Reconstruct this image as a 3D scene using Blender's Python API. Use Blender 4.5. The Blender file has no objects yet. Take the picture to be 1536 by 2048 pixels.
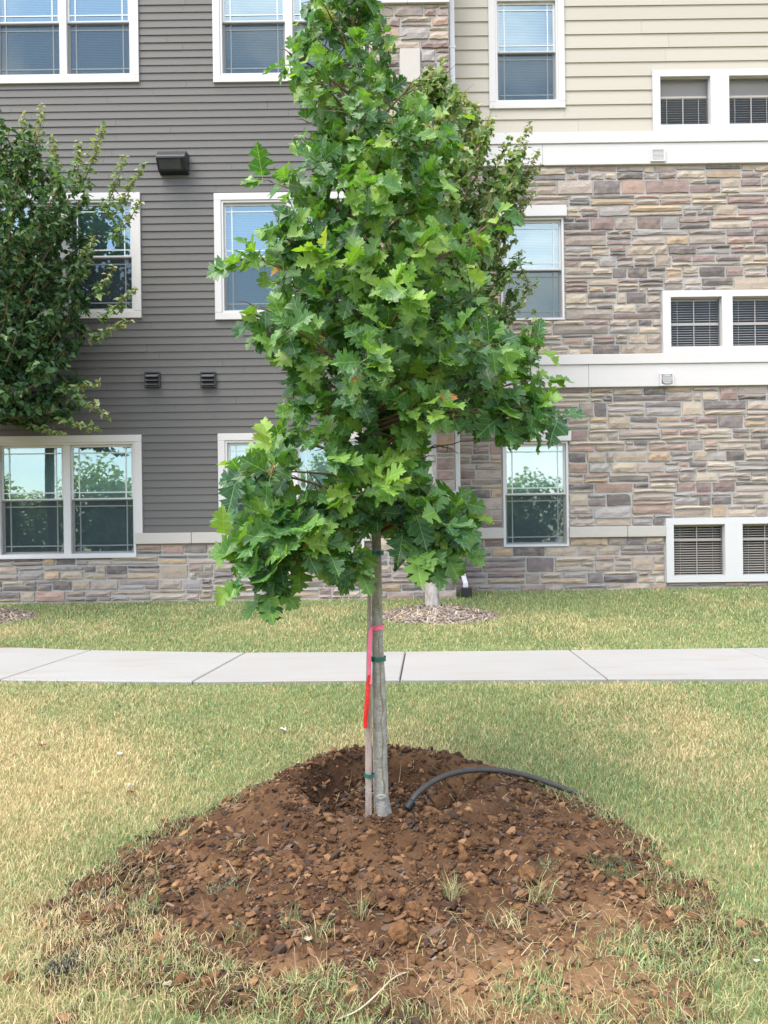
import bpy, bmesh, math, random
import numpy as np
from mathutils import Vector, Matrix, Quaternion, noise as mnoise

# ------------------------------------------------------------------ camera, world, sun, exposure
scene = bpy.context.scene
COL = scene.collection
R = math.radians
F, CX, CY, ROLL, CAMZ = 1541.0, 768.0, 1085.0, 0.013, 1.09     # focal length in photo pixels, horizon row, eye height over the walk

cam_d = bpy.data.cameras.new('camera')
cam = bpy.data.objects.new('camera', cam_d); COL.objects.link(cam)
cam.location = (0, 0, CAMZ)
cam.rotation_euler = (Matrix.Rotation(R(90), 3, 'X') @ Matrix.Rotation(-ROLL, 3, 'Z')).to_euler()
cam_d.sensor_fit = 'VERTICAL'; cam_d.sensor_height = 24.0; cam_d.lens = 24.0 * F / 2048.0
cam_d.shift_y = (CY - 1024.0) / 2048.0
cam_d.clip_start = 0.05; cam_d.clip_end = 2000
scene.camera = cam

SUN_EL, SUN_AZ = 63.0, 232.0       # high sun behind the viewer, veiled by thin cloud: no hard shadows
world = bpy.data.worlds.new('World'); scene.world = world; world.use_nodes = True
nt = world.node_tree; nt.nodes.clear()
w_out = nt.nodes.new('ShaderNodeOutputWorld'); w_bg = nt.nodes.new('ShaderNodeBackground')
w_sky = nt.nodes.new('ShaderNodeTexSky'); w_sky.sky_type = 'NISHITA'; w_sky.sun_disc = False
w_sky.sun_elevation = R(SUN_EL); w_sky.sun_rotation = R(SUN_AZ); w_sky.dust_density = .4; w_sky.air_density = 1.2; w_sky.ozone_density = 2.0
w_tc = nt.nodes.new('ShaderNodeTexCoord'); w_map = nt.nodes.new('ShaderNodeMapping'); w_map.inputs['Scale'].default_value = (1, 1, 2.2)
w_n = nt.nodes.new('ShaderNodeTexNoise'); w_n.inputs['Scale'].default_value = 2.6; w_n.inputs['Detail'].default_value = 7; w_n.inputs['Roughness'].default_value = .55
w_r = nt.nodes.new('ShaderNodeValToRGB'); w_r.color_ramp.elements[0].position = .47; w_r.color_ramp.elements[1].position = .66; w_r.color_ramp.elements[0].color = (.10, .10, .10, 1); w_r.color_ramp.elements[1].color = (.85, .85, .85, 1)
w_mix = nt.nodes.new('ShaderNodeMix'); w_mix.data_type = 'RGBA'
w_mix.inputs['B'].default_value = (10.5, 10.0, 9.5, 1)
L = nt.links.new
L(w_tc.outputs['Generated'], w_map.inputs['Vector']); L(w_map.outputs[0], w_n.inputs['Vector']); L(w_n.outputs['Fac'], w_r.inputs['Fac'])
L(w_r.outputs['Color'], w_mix.inputs['Factor']); L(w_sky.outputs[0], w_mix.inputs['A']); L(w_mix.outputs['Result'], w_bg.inputs['Color'])
w_bg.inputs['Strength'].default_value = 0.08
L(w_bg.outputs[0], w_out.inputs['Surface'])

sun_d = bpy.data.lights.new('sun', 'SUN'); sun_d.energy = 1.5; sun_d.angle = R(50); sun_d.color = (1, .93, .82)
sun = bpy.data.objects.new('sun', sun_d); COL.objects.link(sun); sun.location = (-12, -9, 24)
_sd = Vector((math.sin(R(SUN_AZ)) * math.cos(R(SUN_EL)), math.cos(R(SUN_AZ)) * math.cos(R(SUN_EL)), math.sin(R(SUN_EL))))
sun.rotation_euler = (-_sd).to_track_quat('-Z', 'Y').to_euler()

scene.view_settings.view_transform = 'Standard'; scene.view_settings.look = 'None'
scene.view_settings.exposure = 2.3; scene.view_settings.gamma = 1.0; scene.view_settings.use_curve_mapping = False
scene.render.engine = 'CYCLES'
scene.cycles.max_bounces = 8; scene.cycles.transparent_max_bounces = 12
scene.cycles.sample_clamp_indirect = 6.0; scene.cycles.caustics_reflective = False; scene.cycles.caustics_refractive = False

rng = np.random.default_rng(7); rnd = random.Random(11)

# ------------------------------------------------------------------ helpers
def un(px, py): return px - ROLL * (py - CY), py + ROLL * (px - CX)
def at(px, py, Y):
    u, v = un(px, py); return Vector(((u - CX) * Y / F, Y, CAMZ - (v - CY) * Y / F))
def rect(x0, y0, x1, y1, Y):
    u, v = un((x0 + x1) / 2, (y0 + y1) / 2); hw = (x1 - x0) / 2; hh = (y1 - y0) / 2; s = Y / F
    return ((u - hw - CX) * s, CAMZ - (v + hh - CY) * s, (u + hw - CX) * s, CAMZ - (v - hh - CY) * s)   # x0, z0, x1, z1
def ss(a, b, x):
    t = np.clip((x - a) / (b - a), 0, 1); return t * t * (3 - 2 * t)

def _hash(ix, iy, seed):
    h = (ix.astype(np.int64) * 374761393 + iy.astype(np.int64) * 668265263 + seed * 974634777) & 0x7fffffff
    h = ((h ^ (h >> 13)) * 1274126177) & 0x7fffffff
    return ((h ^ (h >> 16)) & 0xffff) / 65535.0
def vnoise(x, y, seed=0):
    x = np.asarray(x, float); y = np.asarray(y, float)
    ix = np.floor(x); iy = np.floor(y); fx = x - ix; fy = y - iy; fx = fx * fx * (3 - 2 * fx); fy = fy * fy * (3 - 2 * fy)
    ix = ix.astype(int); iy = iy.astype(int)
    a = _hash(ix, iy, seed); b = _hash(ix + 1, iy, seed); c = _hash(ix, iy + 1, seed); d = _hash(ix + 1, iy + 1, seed)
    return (a * (1 - fx) + b * fx) * (1 - fy) + (c * (1 - fx) + d * fx) * fy
def fbm(x, y, seed=0, oct=4):
    s = 0; a = .5; t = 0
    for o in range(oct):
        s = s + a * vnoise(np.asarray(x) * 2 ** o + 17.3 * o, np.asarray(y) * 2 ** o - 9.1 * o, seed + o); t += a; a *= .5
    return s / t

def link(name, me, parent=None, mat=None):
    o = bpy.data.objects.new(name, me); COL.objects.link(o)
    if mat is not None and me is not None and len(me.materials) == 0: me.materials.append(mat)
    if parent is not None: o.parent = parent
    return o
def empty(name, loc=(0, 0, 0)):
    o = bpy.data.objects.new(name, None); COL.objects.link(o); o.location = loc; o.empty_display_size = .1
    return o
def tag(o, label=None, cat=None, group=None, kind=None):
    if label: o['label'] = label
    if cat: o['category'] = cat
    if group: o['group'] = group
    if kind: o['kind'] = kind
    return o

class MB:
    def __init__(s): s.v = []; s.f = []; s.sm = False
    def add(s, vs, fs):
        n = len(s.v); s.v.extend([tuple(v) for v in vs]); s.f.extend([tuple(i + n for i in f) for f in fs]); return s
    def box(s, x0, y0, z0, x1, y1, z1):
        vs = [(x0, y0, z0), (x1, y0, z0), (x1, y1, z0), (x0, y1, z0), (x0, y0, z1), (x1, y0, z1), (x1, y1, z1), (x0, y1, z1)]
        return s.add(vs, [(0, 3, 2, 1), (4, 5, 6, 7), (0, 1, 5, 4), (1, 2, 6, 5), (2, 3, 7, 6), (3, 0, 4, 7)])
    def ring(s, x0, z0, x1, z1, b, y0, y1, bb=None):           # a rectangular frame standing in the wall plane
        bb = b if bb is None else bb
        O = [(x0, z0), (x1, z0), (x1, z1), (x0, z1)]; I = [(x0 + b, z0 + bb), (x1 - b, z0 + bb), (x1 - b, z1 - b), (x0 + b, z1 - b)]
        vs = [(x, y0, z) for x, z in O] + [(x, y0, z) for x, z in I] + [(x, y1, z) for x, z in O] + [(x, y1, z) for x, z in I]
        fs = []
        for k in range(4):
            j = (k + 1) % 4
            fs += [(k, j, 4 + j, 4 + k), (8 + k, 12 + k, 12 + j, 8 + j), (k, 8 + k, 8 + j, j), (4 + k, 4 + j, 12 + j, 12 + k)]
        return s.add(vs, fs)
    def tube(s, pts, rad, n=8, cap=True):
        pts = [Vector(p) for p in pts]; m = len(pts); base = len(s.v); ref = None
        for i, p in enumerate(pts):
            t = (pts[min(i + 1, m - 1)] - pts[max(i - 1, 0)]); t = t.normalized() if t.length > 1e-9 else Vector((0, 0, 1))
            if ref is None: ref = Vector((1, 0, 0)) if abs(t.x) < .8 else Vector((0, 1, 0))
            a = (ref - t * ref.dot(t)).normalized(); b = t.cross(a); ref = a
            r = rad[i] if hasattr(rad, '__len__') else rad
            for k in range(n):
                th = 2 * math.pi * k / n; s.v.append(tuple(p + a * (r * math.cos(th)) + b * (r * math.sin(th))))
        for i in range(m - 1):
            for k in range(n):
                j = (k + 1) % n; s.f.append((base + i * n + k, base + i * n + j, base + (i + 1) * n + j, base + (i + 1) * n + k))
        if cap:
            s.f.append(tuple(base + k for k in range(n))[::-1]); s.f.append(tuple(base + (m - 1) * n + k for k in range(n)))
        return s
    def mesh(s, name, smooth=False):
        me = bpy.data.meshes.new(name); me.from_pydata(s.v, [], s.f); me.update()
        if smooth: me.polygons.foreach_set('use_smooth', [True] * len(me.polygons))
        return me
    def build(s, name, mat, parent=None, smooth=False, bevel=0):
        o = link(name, s.mesh(name, smooth), parent, mat)
        if bevel:
            b = o.modifiers.new('bevel', 'BEVEL'); b.width = bevel; b.segments = 2; b.limit_method = 'ANGLE'
        return o

def np_mesh(name, V, loops, counts, attrs=None, smooth=False, uv=None):
    me = bpy.data.meshes.new(name)
    V = np.asarray(V, np.float32); loops = np.asarray(loops, np.int32); counts = np.asarray(counts, np.int32)
    me.vertices.add(len(V)); me.vertices.foreach_set('co', V.ravel())
    me.loops.add(len(loops)); me.loops.foreach_set('vertex_index', loops)
    me.polygons.add(len(counts)); me.polygons.foreach_set('loop_start', np.concatenate([[0], np.cumsum(counts)[:-1]]).astype(np.int32))
    me.polygons.foreach_set('loop_total', counts)
    me.polygons.foreach_set('use_smooth', np.full(len(counts), bool(smooth)))
    for k, a in (attrs or {}).items():
        a = np.asarray(a, np.float32)
        if a.ndim == 1: at_ = me.attributes.new(k, 'FLOAT', 'POINT'); at_.data.foreach_set('value', a)
        else:
            if a.shape[1] == 3: a = np.concatenate([a, np.ones((len(a), 1), np.float32)], 1)
            at_ = me.attributes.new(k, 'FLOAT_COLOR', 'POINT'); at_.data.foreach_set('color', a.ravel())
    me.update(calc_edges=True); me.validate()
    return me
def set_attr(me, name, arr):
    arr = np.asarray(arr, np.float32)
    if arr.ndim == 1:
        a = me.attributes.new(name, 'FLOAT', 'POINT'); a.data.foreach_set('value', arr)
    else:
        if arr.shape[1] == 3: arr = np.concatenate([arr, np.ones((len(arr), 1), np.float32)], 1)
        a = me.attributes.new(name, 'FLOAT_COLOR', 'POINT'); a.data.foreach_set('color', arr.ravel())

# ------------------------------------------------------------------ materials
class NT:
    def __init__(s, name):
        s.m = bpy.data.materials.new(name); s.m.use_nodes = True; s.t = s.m.node_tree; s.t.nodes.clear()
        s.out = s.n('ShaderNodeOutputMaterial')
    def n(s, typ, **kw):
        nd = s.t.nodes.new(typ)
        for k, v in kw.items():
            if k.startswith('_'): setattr(nd, k[1:], v)
            else: s.set(nd, k.replace('__', ' '), v)
        return nd
    def set(s, nd, key, v):
        sock = nd.inputs[key] if not key.isdigit() else nd.inputs[int(key)]
        if isinstance(v, bpy.types.NodeSocket): s.t.links.new(v, sock)
        else: sock.default_value = (tuple(v) + (1,)) if isinstance(v, tuple) and len(v) == 3 and sock.type == 'RGBA' else v
    def mix(s, fac, a, b, blend='MIX'):
        nd = s.n('ShaderNodeMix', _data_type='RGBA', _blend_type=blend)
        for k, v in (('Factor', fac), ('A', a), ('B', b)):
            sock = [i for i in nd.inputs if i.name == k and (i.type == 'RGBA' or k == 'Factor') and i.enabled][0]
            if isinstance(v, bpy.types.NodeSocket): s.t.links.new(v, sock)
            else: sock.default_value = (tuple(v) + (1,)) if isinstance(v, tuple) and len(v) == 3 else v
        return [o for o in nd.outputs if o.enabled][0]
    def math(s, op, a, b=0.0, clamp=False):
        nd = s.n('ShaderNodeMath', _operation=op, _use_clamp=clamp); s.set(nd, '0', a); s.set(nd, '1', b); return nd.outputs[0]
    def ramp(s, fac, stops):
        nd = s.n('ShaderNodeValToRGB'); s.set(nd, 'Fac', fac); cr = nd.color_ramp
        while len(cr.elements) < len(stops): cr.elements.new(.5)
        for e, (p, c) in zip(cr.elements, stops): e.position = p; e.color = tuple(c) + (1,) if len(c) == 3 else c
        return nd.outputs['Color']
    def noise(s, scale, detail=4, rough=.55, vec=None, stretch=None, dist=0):
        nd = s.n('ShaderNodeTexNoise', Scale=scale, Detail=detail, Roughness=rough, Distortion=dist)
        if stretch is not None:
            mp = s.n('ShaderNodeMapping'); s.t.links.new(vec if vec is not None else s.pos(), mp.inputs['Vector']); mp.inputs['Scale'].default_value = stretch; vec = mp.outputs[0]
        s.t.links.new(vec if vec is not None else s.pos(), nd.inputs['Vector'])
        return nd.outputs['Fac']
    def pos(s):
        return s.n('ShaderNodeNewGeometry').outputs['Position']
    def obj(s):
        return s.n('ShaderNodeTexCoord').outputs['Object']
    def attr(s, name, out='Color'):
        return s.n('ShaderNodeAttribute', _attribute_name=name).outputs[out]
    def rand(s):
        return s.n('ShaderNodeObjectInfo').outputs['Random']
    def bump(s, h, strength=.3, dist=.01):
        return s.n('ShaderNodeBump', Strength=strength, Distance=dist, Height=h).outputs[0]
    def principled(s, **kw):
        nd = s.n('ShaderNodeBsdfPrincipled')
        for k, v in kw.items(): s.set(nd, k.replace('__', ' '), v)
        return nd.outputs[0]
    def done(s, sh): s.t.links.new(sh, s.out.inputs['Surface']); return s.m

def M_plain(name, col, rough=.6, var=.12, scale=14, bump=0.0, metallic=0.0, spec=.4):
    m = NT(name); n = m.noise(scale, 5); n2 = m.noise(scale * .15, 3)
    c = m.mix(n, tuple(x * (1 - var) for x in col), tuple(min(1, x * (1 + var)) for x in col))
    c = m.mix(m.math('MULTIPLY', n2, .25), c, tuple(x * .82 for x in col))
    kw = dict(Base__Color=c, Roughness=rough, Metallic=metallic, Specular__IOR__Level=spec)
    if bump: kw['Normal'] = m.bump(n, bump, .004)
    return m.done(m.principled(**kw))

def M_siding(name, col):
    m = NT(name); g = m.noise(9, 5, .6, stretch=(.7, 1, 14)); big = m.noise(.6, 3)
    c = m.mix(g, tuple(x * .93 for x in col), tuple(x * 1.06 for x in col))
    c = m.mix(m.math('MULTIPLY', m.rand(), .35), c, tuple(x * .86 for x in col))
    c = m.mix(m.math('MULTIPLY', big, .22), c, tuple(x * .8 for x in col))
    return m.done(m.principled(Base__Color=c, Roughness=.62, Specular__IOR__Level=.3, Normal=m.bump(g, .18, .003)))

def M_stone():
    m = NT('ledge_stone'); c = m.attr('col'); n1 = m.noise(7, 6, .65); n2 = m.noise(34, 5, .6); n3 = m.noise(9, 4, .6, stretch=(.8, 1, 1.5))
    c = m.mix(m.ramp(n1, [(.48, (0, 0, 0)), (.75, (.45, .45, .45))]), c, (.50, .41, .30))
    d = m.ramp(n3, [(.56, (0, 0, 0)), (.72, (.5, .5, .5))])
    c = m.mix(d, c, (.10, .085, .08))
    c = m.mix(m.math('MULTIPLY', n2, .55), c, m.mix(1.0, c, (.62, .6, .6), 'MULTIPLY'))
    h = m.math('ADD', m.math('MULTIPLY', n1, .7), m.math('MULTIPLY', n2, .45))
    return m.done(m.principled(Base__Color=c, Roughness=.85, Specular__IOR__Level=.25, Normal=m.bump(h, .7, .02)))

def M_glass(name, refl, tint=(.70, .88, .93)):
    m = NT(name); fr = m.n('ShaderNodeFresnel', IOR=1.5).outputs[0]
    wob = m.noise(1.3, 2); nrm = m.bump(wob, .05, .02)
    gl = m.n('ShaderNodeBsdfGlossy', Color=(.80, .97, 1.0), Roughness=.012); m.t.links.new(nrm, gl.inputs['Normal'])
    tr = m.n('ShaderNodeBsdfTransparent', Color=tint)
    mx = m.n('ShaderNodeMixShader'); m.set(mx, '0', m.math('ADD', m.math('MULTIPLY', fr, 1.0 if refl else .6), refl, True))
    m.t.links.new(tr.outputs[0], mx.inputs[1]); m.t.links.new(gl.outputs[0], mx.inputs[2])
    return m.done(mx.outputs[0])
def M_screen():
    m = NT('insect_screen_mesh'); tr = m.n('ShaderNodeBsdfTransparent'); df = m.n('ShaderNodeBsdfDiffuse', Color=(.035, .04, .045))
    mx = m.n('ShaderNodeMixShader'); mx.inputs[0].default_value = .42
    m.t.links.new(tr.outputs[0], mx.inputs[1]); m.t.links.new(df.outputs[0], mx.inputs[2]); return m.done(mx.outputs[0])

def M_leaf(name, cols, rough=.42, vein=True, trans=.32):
    m = NT(name); t = m.attr('tint', 'Fac')
    c = m.ramp(t, cols)
    n = m.noise(30, 4, .6); c = m.mix(m.math('MULTIPLY', n, .45), c, m.mix(1.0, c, (.55, .66, .6), 'MULTIPLY'))
    kw = {}
    if vein:
        uv = m.n('ShaderNodeUVMap', _uv_map='uv').outputs[0]; sp = m.n('ShaderNodeSeparateXYZ', Vector=uv)
        au = m.math('ABSOLUTE', sp.outputs[0]); v = sp.outputs[1]
        mid = m.math('LESS_THAN', au, .014)
        ph = m.math('FRACT', m.math('MULTIPLY', m.math('SUBTRACT', v, m.math('MULTIPLY', au, .85)), 5.2))
        sv = m.math('LESS_THAN', m.math('ABSOLUTE', m.math('SUBTRACT', ph, .5)), .05)
        ve = m.math('MAXIMUM', mid, m.math('MULTIPLY', sv, .6))
        c = m.mix(m.math('MULTIPLY', ve, .5), c, (.34, .46, .15))
        hb = m.math('SINE', m.math('MULTIPLY', ph, 6.2832)); kw['Normal'] = m.bump(hb, .07, .004)
    b = m.principled(Base__Color=c, Roughness=rough, Specular__IOR__Level=.38, **kw)
    tl = m.n('ShaderNodeBsdfTranslucent', Color=m.mix(1.0, c, (1.5, 1.7, .55), 'MULTIPLY'))
    mx = m.n('ShaderNodeMixShader'); mx.inputs[0].default_value = trans
    m.t.links.new(b, mx.inputs[1]); m.t.links.new(tl.outputs[0], mx.inputs[2]); return m.done(mx.outputs[0])

def M_blade(name='grass_blade'):
    m = NT(name); c = m.attr('col'); b = m.principled(Base__Color=c, Roughness=.6, Specular__IOR__Level=.3)
    tl = m.n('ShaderNodeBsdfTranslucent', Color=c); mx = m.n('ShaderNodeMixShader'); mx.inputs[0].default_value = .3
    m.t.links.new(b, mx.inputs[1]); m.t.links.new(tl.outputs[0], mx.inputs[2]); return m.done(mx.outputs[0])

def M_soil(name, dark, mid, light, scale=5):
    m = NT(name); n1 = m.noise(scale, 6, .65); n2 = m.noise(scale * 14, 5, .65); n3 = m.noise(1.4, 3)
    c = m.ramp(n1, [(.30, dark), (.52, mid), (.72, light)])
    c = m.mix(m.ramp(n3, [(.5, (0, 0, 0)), (.75, (.35, .35, .35))]), c, light)
    c = m.mix(m.math('MULTIPLY', m.attr('dry', 'Fac'), .85), c, (.26, .155, .082))
    c = m.mix(m.math('MULTIPLY', n2, .7), c, m.mix(1.0, c, (.5, .47, .45), 'MULTIPLY'))
    h = m.math('ADD', n2, m.math('MULTIPLY', n1, .6))
    return m.done(m.principled(Base__Color=c, Roughness=.95, Specular__IOR__Level=.12, Normal=m.bump(h, .9, .012)))
def M_attr(name, rough=.9, var=.4, scale=60, spec=.15):
    m = NT(name); c = m.attr('col'); n = m.noise(scale, 5, .65)
    c = m.mix(m.math('MULTIPLY', n, var * 1.4), c, m.mix(1.0, c, (.5, .46, .44), 'MULTIPLY'))
    return m.done(m.principled(Base__Color=c, Roughness=rough, Specular__IOR__Level=spec, Normal=m.bump(n, .6, .006)))
def M_clod():
    m = NT('clod_earth'); n = m.noise(16, 6, .65); n2 = m.noise(80, 4, .65)
    c = m.ramp(n, [(.3, (.085, .045, .022)), (.5, (.165, .088, .042)), (.7, (.27, .152, .074))])
    c = m.mix(m.math('MULTIPLY', m.rand(), .6), c, (.095, .050, .027))
    c = m.mix(m.math('MULTIPLY', n2, .6), c, m.mix(1.0, c, (.5, .46, .44), 'MULTIPLY'))
    return m.done(m.principled(Base__Color=c, Roughness=.95, Specular__IOR__Level=.1, Normal=m.bump(m.math('ADD', n, n2), .9, .008)))
def M_concrete():
    m = NT('walk_concrete'); n1 = m.noise(1.1, 5, .6); n2 = m.noise(60, 4, .6); n3 = m.noise(3.2, 4, .6, stretch=(.35, 1.6, 1))
    c = m.mix(n1, (.25, .248, .243), (.325, .322, .316))
    c = m.mix(m.ramp(n3, [(.50, (0, 0, 0)), (.72, (.6, .6, .6))]), c, (.26, .215, .175))
    c = m.mix(m.math('MULTIPLY', n2, .5), c, (.20, .196, .19))
    c = m.mix(m.math('MULTIPLY', m.rand(), .3), c, (.235, .228, .218))
    return m.done(m.principled(Base__Color=c, Roughness=.9, Specular__IOR__Level=.2, Normal=m.bump(n2, .25, .003)))
def M_bark(name, base, light, dark, zs=.25, sc=26):
    m = NT(name); n1 = m.noise(sc, 6, .65, stretch=(1, 1, zs)); n2 = m.noise(6, 4, .6); n3 = m.noise(sc * 3, 4, .6)
    c = m.ramp(n1, [(.33, dark), (.5, base), (.72, light)])
    c = m.mix(m.ramp(n2, [(.45, (0, 0, 0)), (.7, (.6, .6, .6))]), c, light)
    c = m.mix(m.math('MULTIPLY', n3, .8), c, m.mix(1.0, c, (.55, .52, .46), 'MULTIPLY'))
    return m.done(m.principled(Base__Color=c, Roughness=.85, Specular__IOR__Level=.2, Normal=m.bump(m.math('ADD', n1, m.math('MULTIPLY', n3, .6)), 1.0, .012)))

MAT = dict(
    gray=M_siding('gray_siding', (.116, .111, .108)), beige=M_siding('beige_siding', (.445, .41, .35)),
    trim=M_plain('white_trim', (.55, .53, .525), .55, .03, 5), band=M_plain('cream_band', (.44, .41, .38), .75, .05, 9, .15),
    vinyl=M_plain('white_vinyl', (.55, .547, .55), .4, .02, 5), mortar=M_plain('mortar', (.37, .36, .345), .95, .14, 40, .5),
    stone=M_stone(), glass=M_glass('window_glass', .24), glass2=M_glass('small_window_glass', .0, (.92, .90, .89)), screen=M_screen(),
    blind=M_plain('blind_slat', (.58, .62, .63), .5, .02), blind_tan=M_plain('blind_slat_tan', (.74, .68, .63), .5, .02), interior=M_plain('interior_paint', (.30, .29, .28), .9, .05),
    shade=M_plain('roller_shade_cloth', (.34, .315, .31), .8, .03), muntin=M_plain('muntin_white', (.52, .58, .59), .4, .02),
    lampmetal=M_plain('lamp_bronze', (.032, .034, .042), .38, .15, 30, .1, .3), lampglass=M_plain('lamp_lens', (.05, .055, .06), .15, .3, 60),
    vent=M_plain('vent_dark', (.028, .03, .036), .5, .15, 30, .1), ventgrey=M_plain('vent_grey', (.33, .33, .33), .6, .1, 40),
    gutter=M_plain('downspout_white', (.56, .56, .58), .35, .04, 8), black=M_plain('black_plastic', (.014, .015, .017), .5, .2, 40),
    roof=M_plain('roof_membrane', (.2, .2, .2), .9, .1), concrete=M_concrete(), joint=M_plain('joint_grit', (.06, .055, .05), .95, .2, 60),
    soil=M_soil('mound_soil', (.054, .029, .017), (.098, .053, .028), (.18, .10, .053)),
    attr=M_attr('loose_soil'), clod=M_clod(), blade=M_blade(), straw=M_attr('dry_straw', .8, .2, 40),
    oak_bark=M_bark('oak_bark', (.385, .375, .33), (.50, .49, .455), (.26, .24, .185), .55, 22),
    twig=M_plain('twig_bark', (.16, .11, .07), .8, .25, 60, .3),
    scar=M_plain('bark_scar', (.21, .17, .11), .85, .3, 60, .4),
    maple_bark=M_bark('maple_bark', (.36, .34, .325), (.48, .465, .455), (.20, .17, .145), .3, 22),
    stake=M_bark('stake_wood', (.46, .37, .33), (.56, .50, .47), (.27, .18, .15), .05, 60),
    tie=M_plain('green_tie_tape', (.012, .13, .10), .45, .15, 60), pink=M_plain('pink_ribbon', (.90, .17, .27), .35, .2, 70, 1.0), red=M_plain('red_ribbon', (.70, .025, .02), .35, .25, 70, 1.0),
    hose=M_plain('hose_rubber', (.05, .046, .043), .6, .4, 30, .3), paper=M_plain('paper_white', (.46, .45, .43), .7, .06, 60),
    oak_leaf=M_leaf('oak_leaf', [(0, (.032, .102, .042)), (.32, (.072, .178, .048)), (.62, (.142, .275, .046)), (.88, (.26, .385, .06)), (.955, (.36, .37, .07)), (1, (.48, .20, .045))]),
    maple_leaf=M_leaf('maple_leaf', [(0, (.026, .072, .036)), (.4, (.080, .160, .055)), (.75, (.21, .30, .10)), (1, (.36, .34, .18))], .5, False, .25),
    far_leaf=M_leaf('far_leaf', [(0, (.14, .21, .06)), (1, (.32, .38, .12))], .6, False, .5),
)
def lawn_mat():
    m = NT('lawn_thatch'); n1 = m.noise(.9, 4); n2 = m.noise(45, 5, .65)
    c = m.ramp(n1, [(.35, (.14, .15, .055)), (.5, (.25, .22, .10)), (.68, (.36, .30, .155))])
    c = m.mix(m.math('MULTIPLY', n2, .8), c, (.10, .085, .04))
    return m.done(m.principled(Base__Color=c, Roughness=.95, Specular__IOR__Level=.1, Normal=m.bump(n2, .9, .02)))
MAT['lawn'] = lawn_mat()

# ------------------------------------------------------------------ terrain
TX, TY = -0.033, 3.80
_gy = [-200, -30, 0, 2, 3.0, 3.8, 4.8, 5.9, 6.3, 8.1, 8.6, 9.5, 11.0, 12, 14, 300]
_gz = [-1.2, -.75, -.52, -.43, -.355, -.275, -.165, -.045, -.030, -.030, .025, .13, .285, .36, .4, .4]
def base_z(x, y):
    x = np.asarray(x, float); y = np.asarray(y, float)
    z = np.interp(y, _gy, _gz)
    amp = .03 * ss(0, .6, np.abs(y - 7.0) - 1.1) * ss(-.4, .2, 10.6 - y)
    return z + amp * (fbm(x * .9, y * .9, 3, 3) - .5) + .0 * x
def mound_mask(x, y):                    # 1 in the middle of the bare soil, 0 on the lawn; ragged edge
    x = np.asarray(x, float); y = np.asarray(y, float)
    ax = np.where(x < 0, 1.26, 1.20); cy = 3.45
    ay = np.where(y > cy, 1.10, .98 + .33 * ss(-.25, .35, x)); pw = np.where(y > cy, 2.0, 2.9)
    # the back is narrower than the front
    wid = np.where(x < 0, 1 - .30 * ss(3.2, 4.4, y), 1 - .32 * ss(3.5, 4.6, y))
    r = (np.abs(x / (ax * wid)) ** pw + np.abs((y - cy) / ay) ** pw) ** (1 / pw)
    r = r + .34 * (fbm(x * 2.3, y * 2.3, 21, 4) - .5) + .26 * (fbm(x * 8, y * 8, 25, 3) - .5) * ss(3.9, 3.2, y)
    return 1.05 - r
def mound_h(x, y):
    x = np.asarray(x, float); y = np.asarray(y, float)
    wob = .10 * (fbm(x * 3, y * 3, 33, 3) - .5)
    e = np.sqrt(((x - .01) / .50) ** 2 + ((y - 3.90) / .42) ** 2) + wob       # 1 on the crater rim
    h = .112 * (.76 * (1 - ss(1.04, 1.60, e)) + .24 * (1 - ss(1.0, 2.7, e))) * ss(.66, 1.0, e) - .07 * ss(.97, .66, e) * ss(.07, .30, np.hypot(x - TX, y - TY)) + .012 * np.exp(-((e - 1.05) / .16) ** 2)
    h = h + .026 * (fbm(x * 4, y * 4, 31, 4) - .5) * 2
    m = mound_mask(x, y)
    return h * ss(-.05, .18, m) + ss(-.02, .10, m) * .022 - (1 - ss(-.10, .0, m)) * .05
def gz(x, y): return base_z(x, y) + np.maximum(mound_h(x, y), 0) * (np.asarray(mound_mask(x, y)) > -.02)
def dry_soil(x, y):
    b = lambda cx, cy, rx, ry: np.exp(-(((x - cx) / rx) ** 2 + ((y - cy) / ry) ** 2))
    return np.clip(1.1 * b(.50, 2.50, .48, .26) + .9 * b(-.72, 3.28, .16, .10) + .7 * b(.85, 2.95, .22, .15) + .8 * b(-.35, 2.62, .16, .10) + .6 * b(-.9, 2.8, .15, .1) + 1.0 * (fbm(x * 3.1, y * 3.1, 55, 4) - .62), 0, 1)
def ground_at(px, py):
    d = np.linspace(1.6, 12, 2600); u, v = un(px, py)
    x = (u - CX) * d / F; z = CAMZ - (v - CY) * d / F; g = gz(x, d); k = int(np.argmax(z <= g)); return Vector((float(x[k]), float(d[k]), float(g[k])))
def gvec(x, y): return Vector((x, y, float(gz(np.array([x]), np.array([y]))[0])))

def grid_mesh(name, xs, ys, zf):
    X, Y = np.meshgrid(xs, ys); Z = zf(X.ravel(), Y.ravel()); V = np.stack([X.ravel(), Y.ravel(), Z], 1)
    nx, ny = len(xs), len(ys); i = np.arange((nx - 1) * (ny - 1)); r, c = i // (nx - 1), i % (nx - 1); a = r * nx + c
    return np_mesh(name, V, np.stack([a, a + 1, a + 1 + nx, a + nx], 1).ravel(), np.full(len(i), 4), smooth=True)
xs = np.concatenate([[-300, -120, -60, -30, -18, -12, -9], np.arange(-7, 7.01, .06), [9, 12, 18, 30, 60, 120, 300]])
ys = np.concatenate([[-200, -100, -50, -25, -12, -6, -3, -1.5], np.arange(-.5, 12.01, .06), [14, 20, 40, 100, 300]])
tag(link('lawn_ground', grid_mesh('lawn_ground', xs, ys, lambda x, y: base_z(x, y) - .15 * ss(.10, .25, mound_mask(x, y))), None, MAT['lawn']), 'dry lawn ground sloping up to the building', kind='structure')

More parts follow.
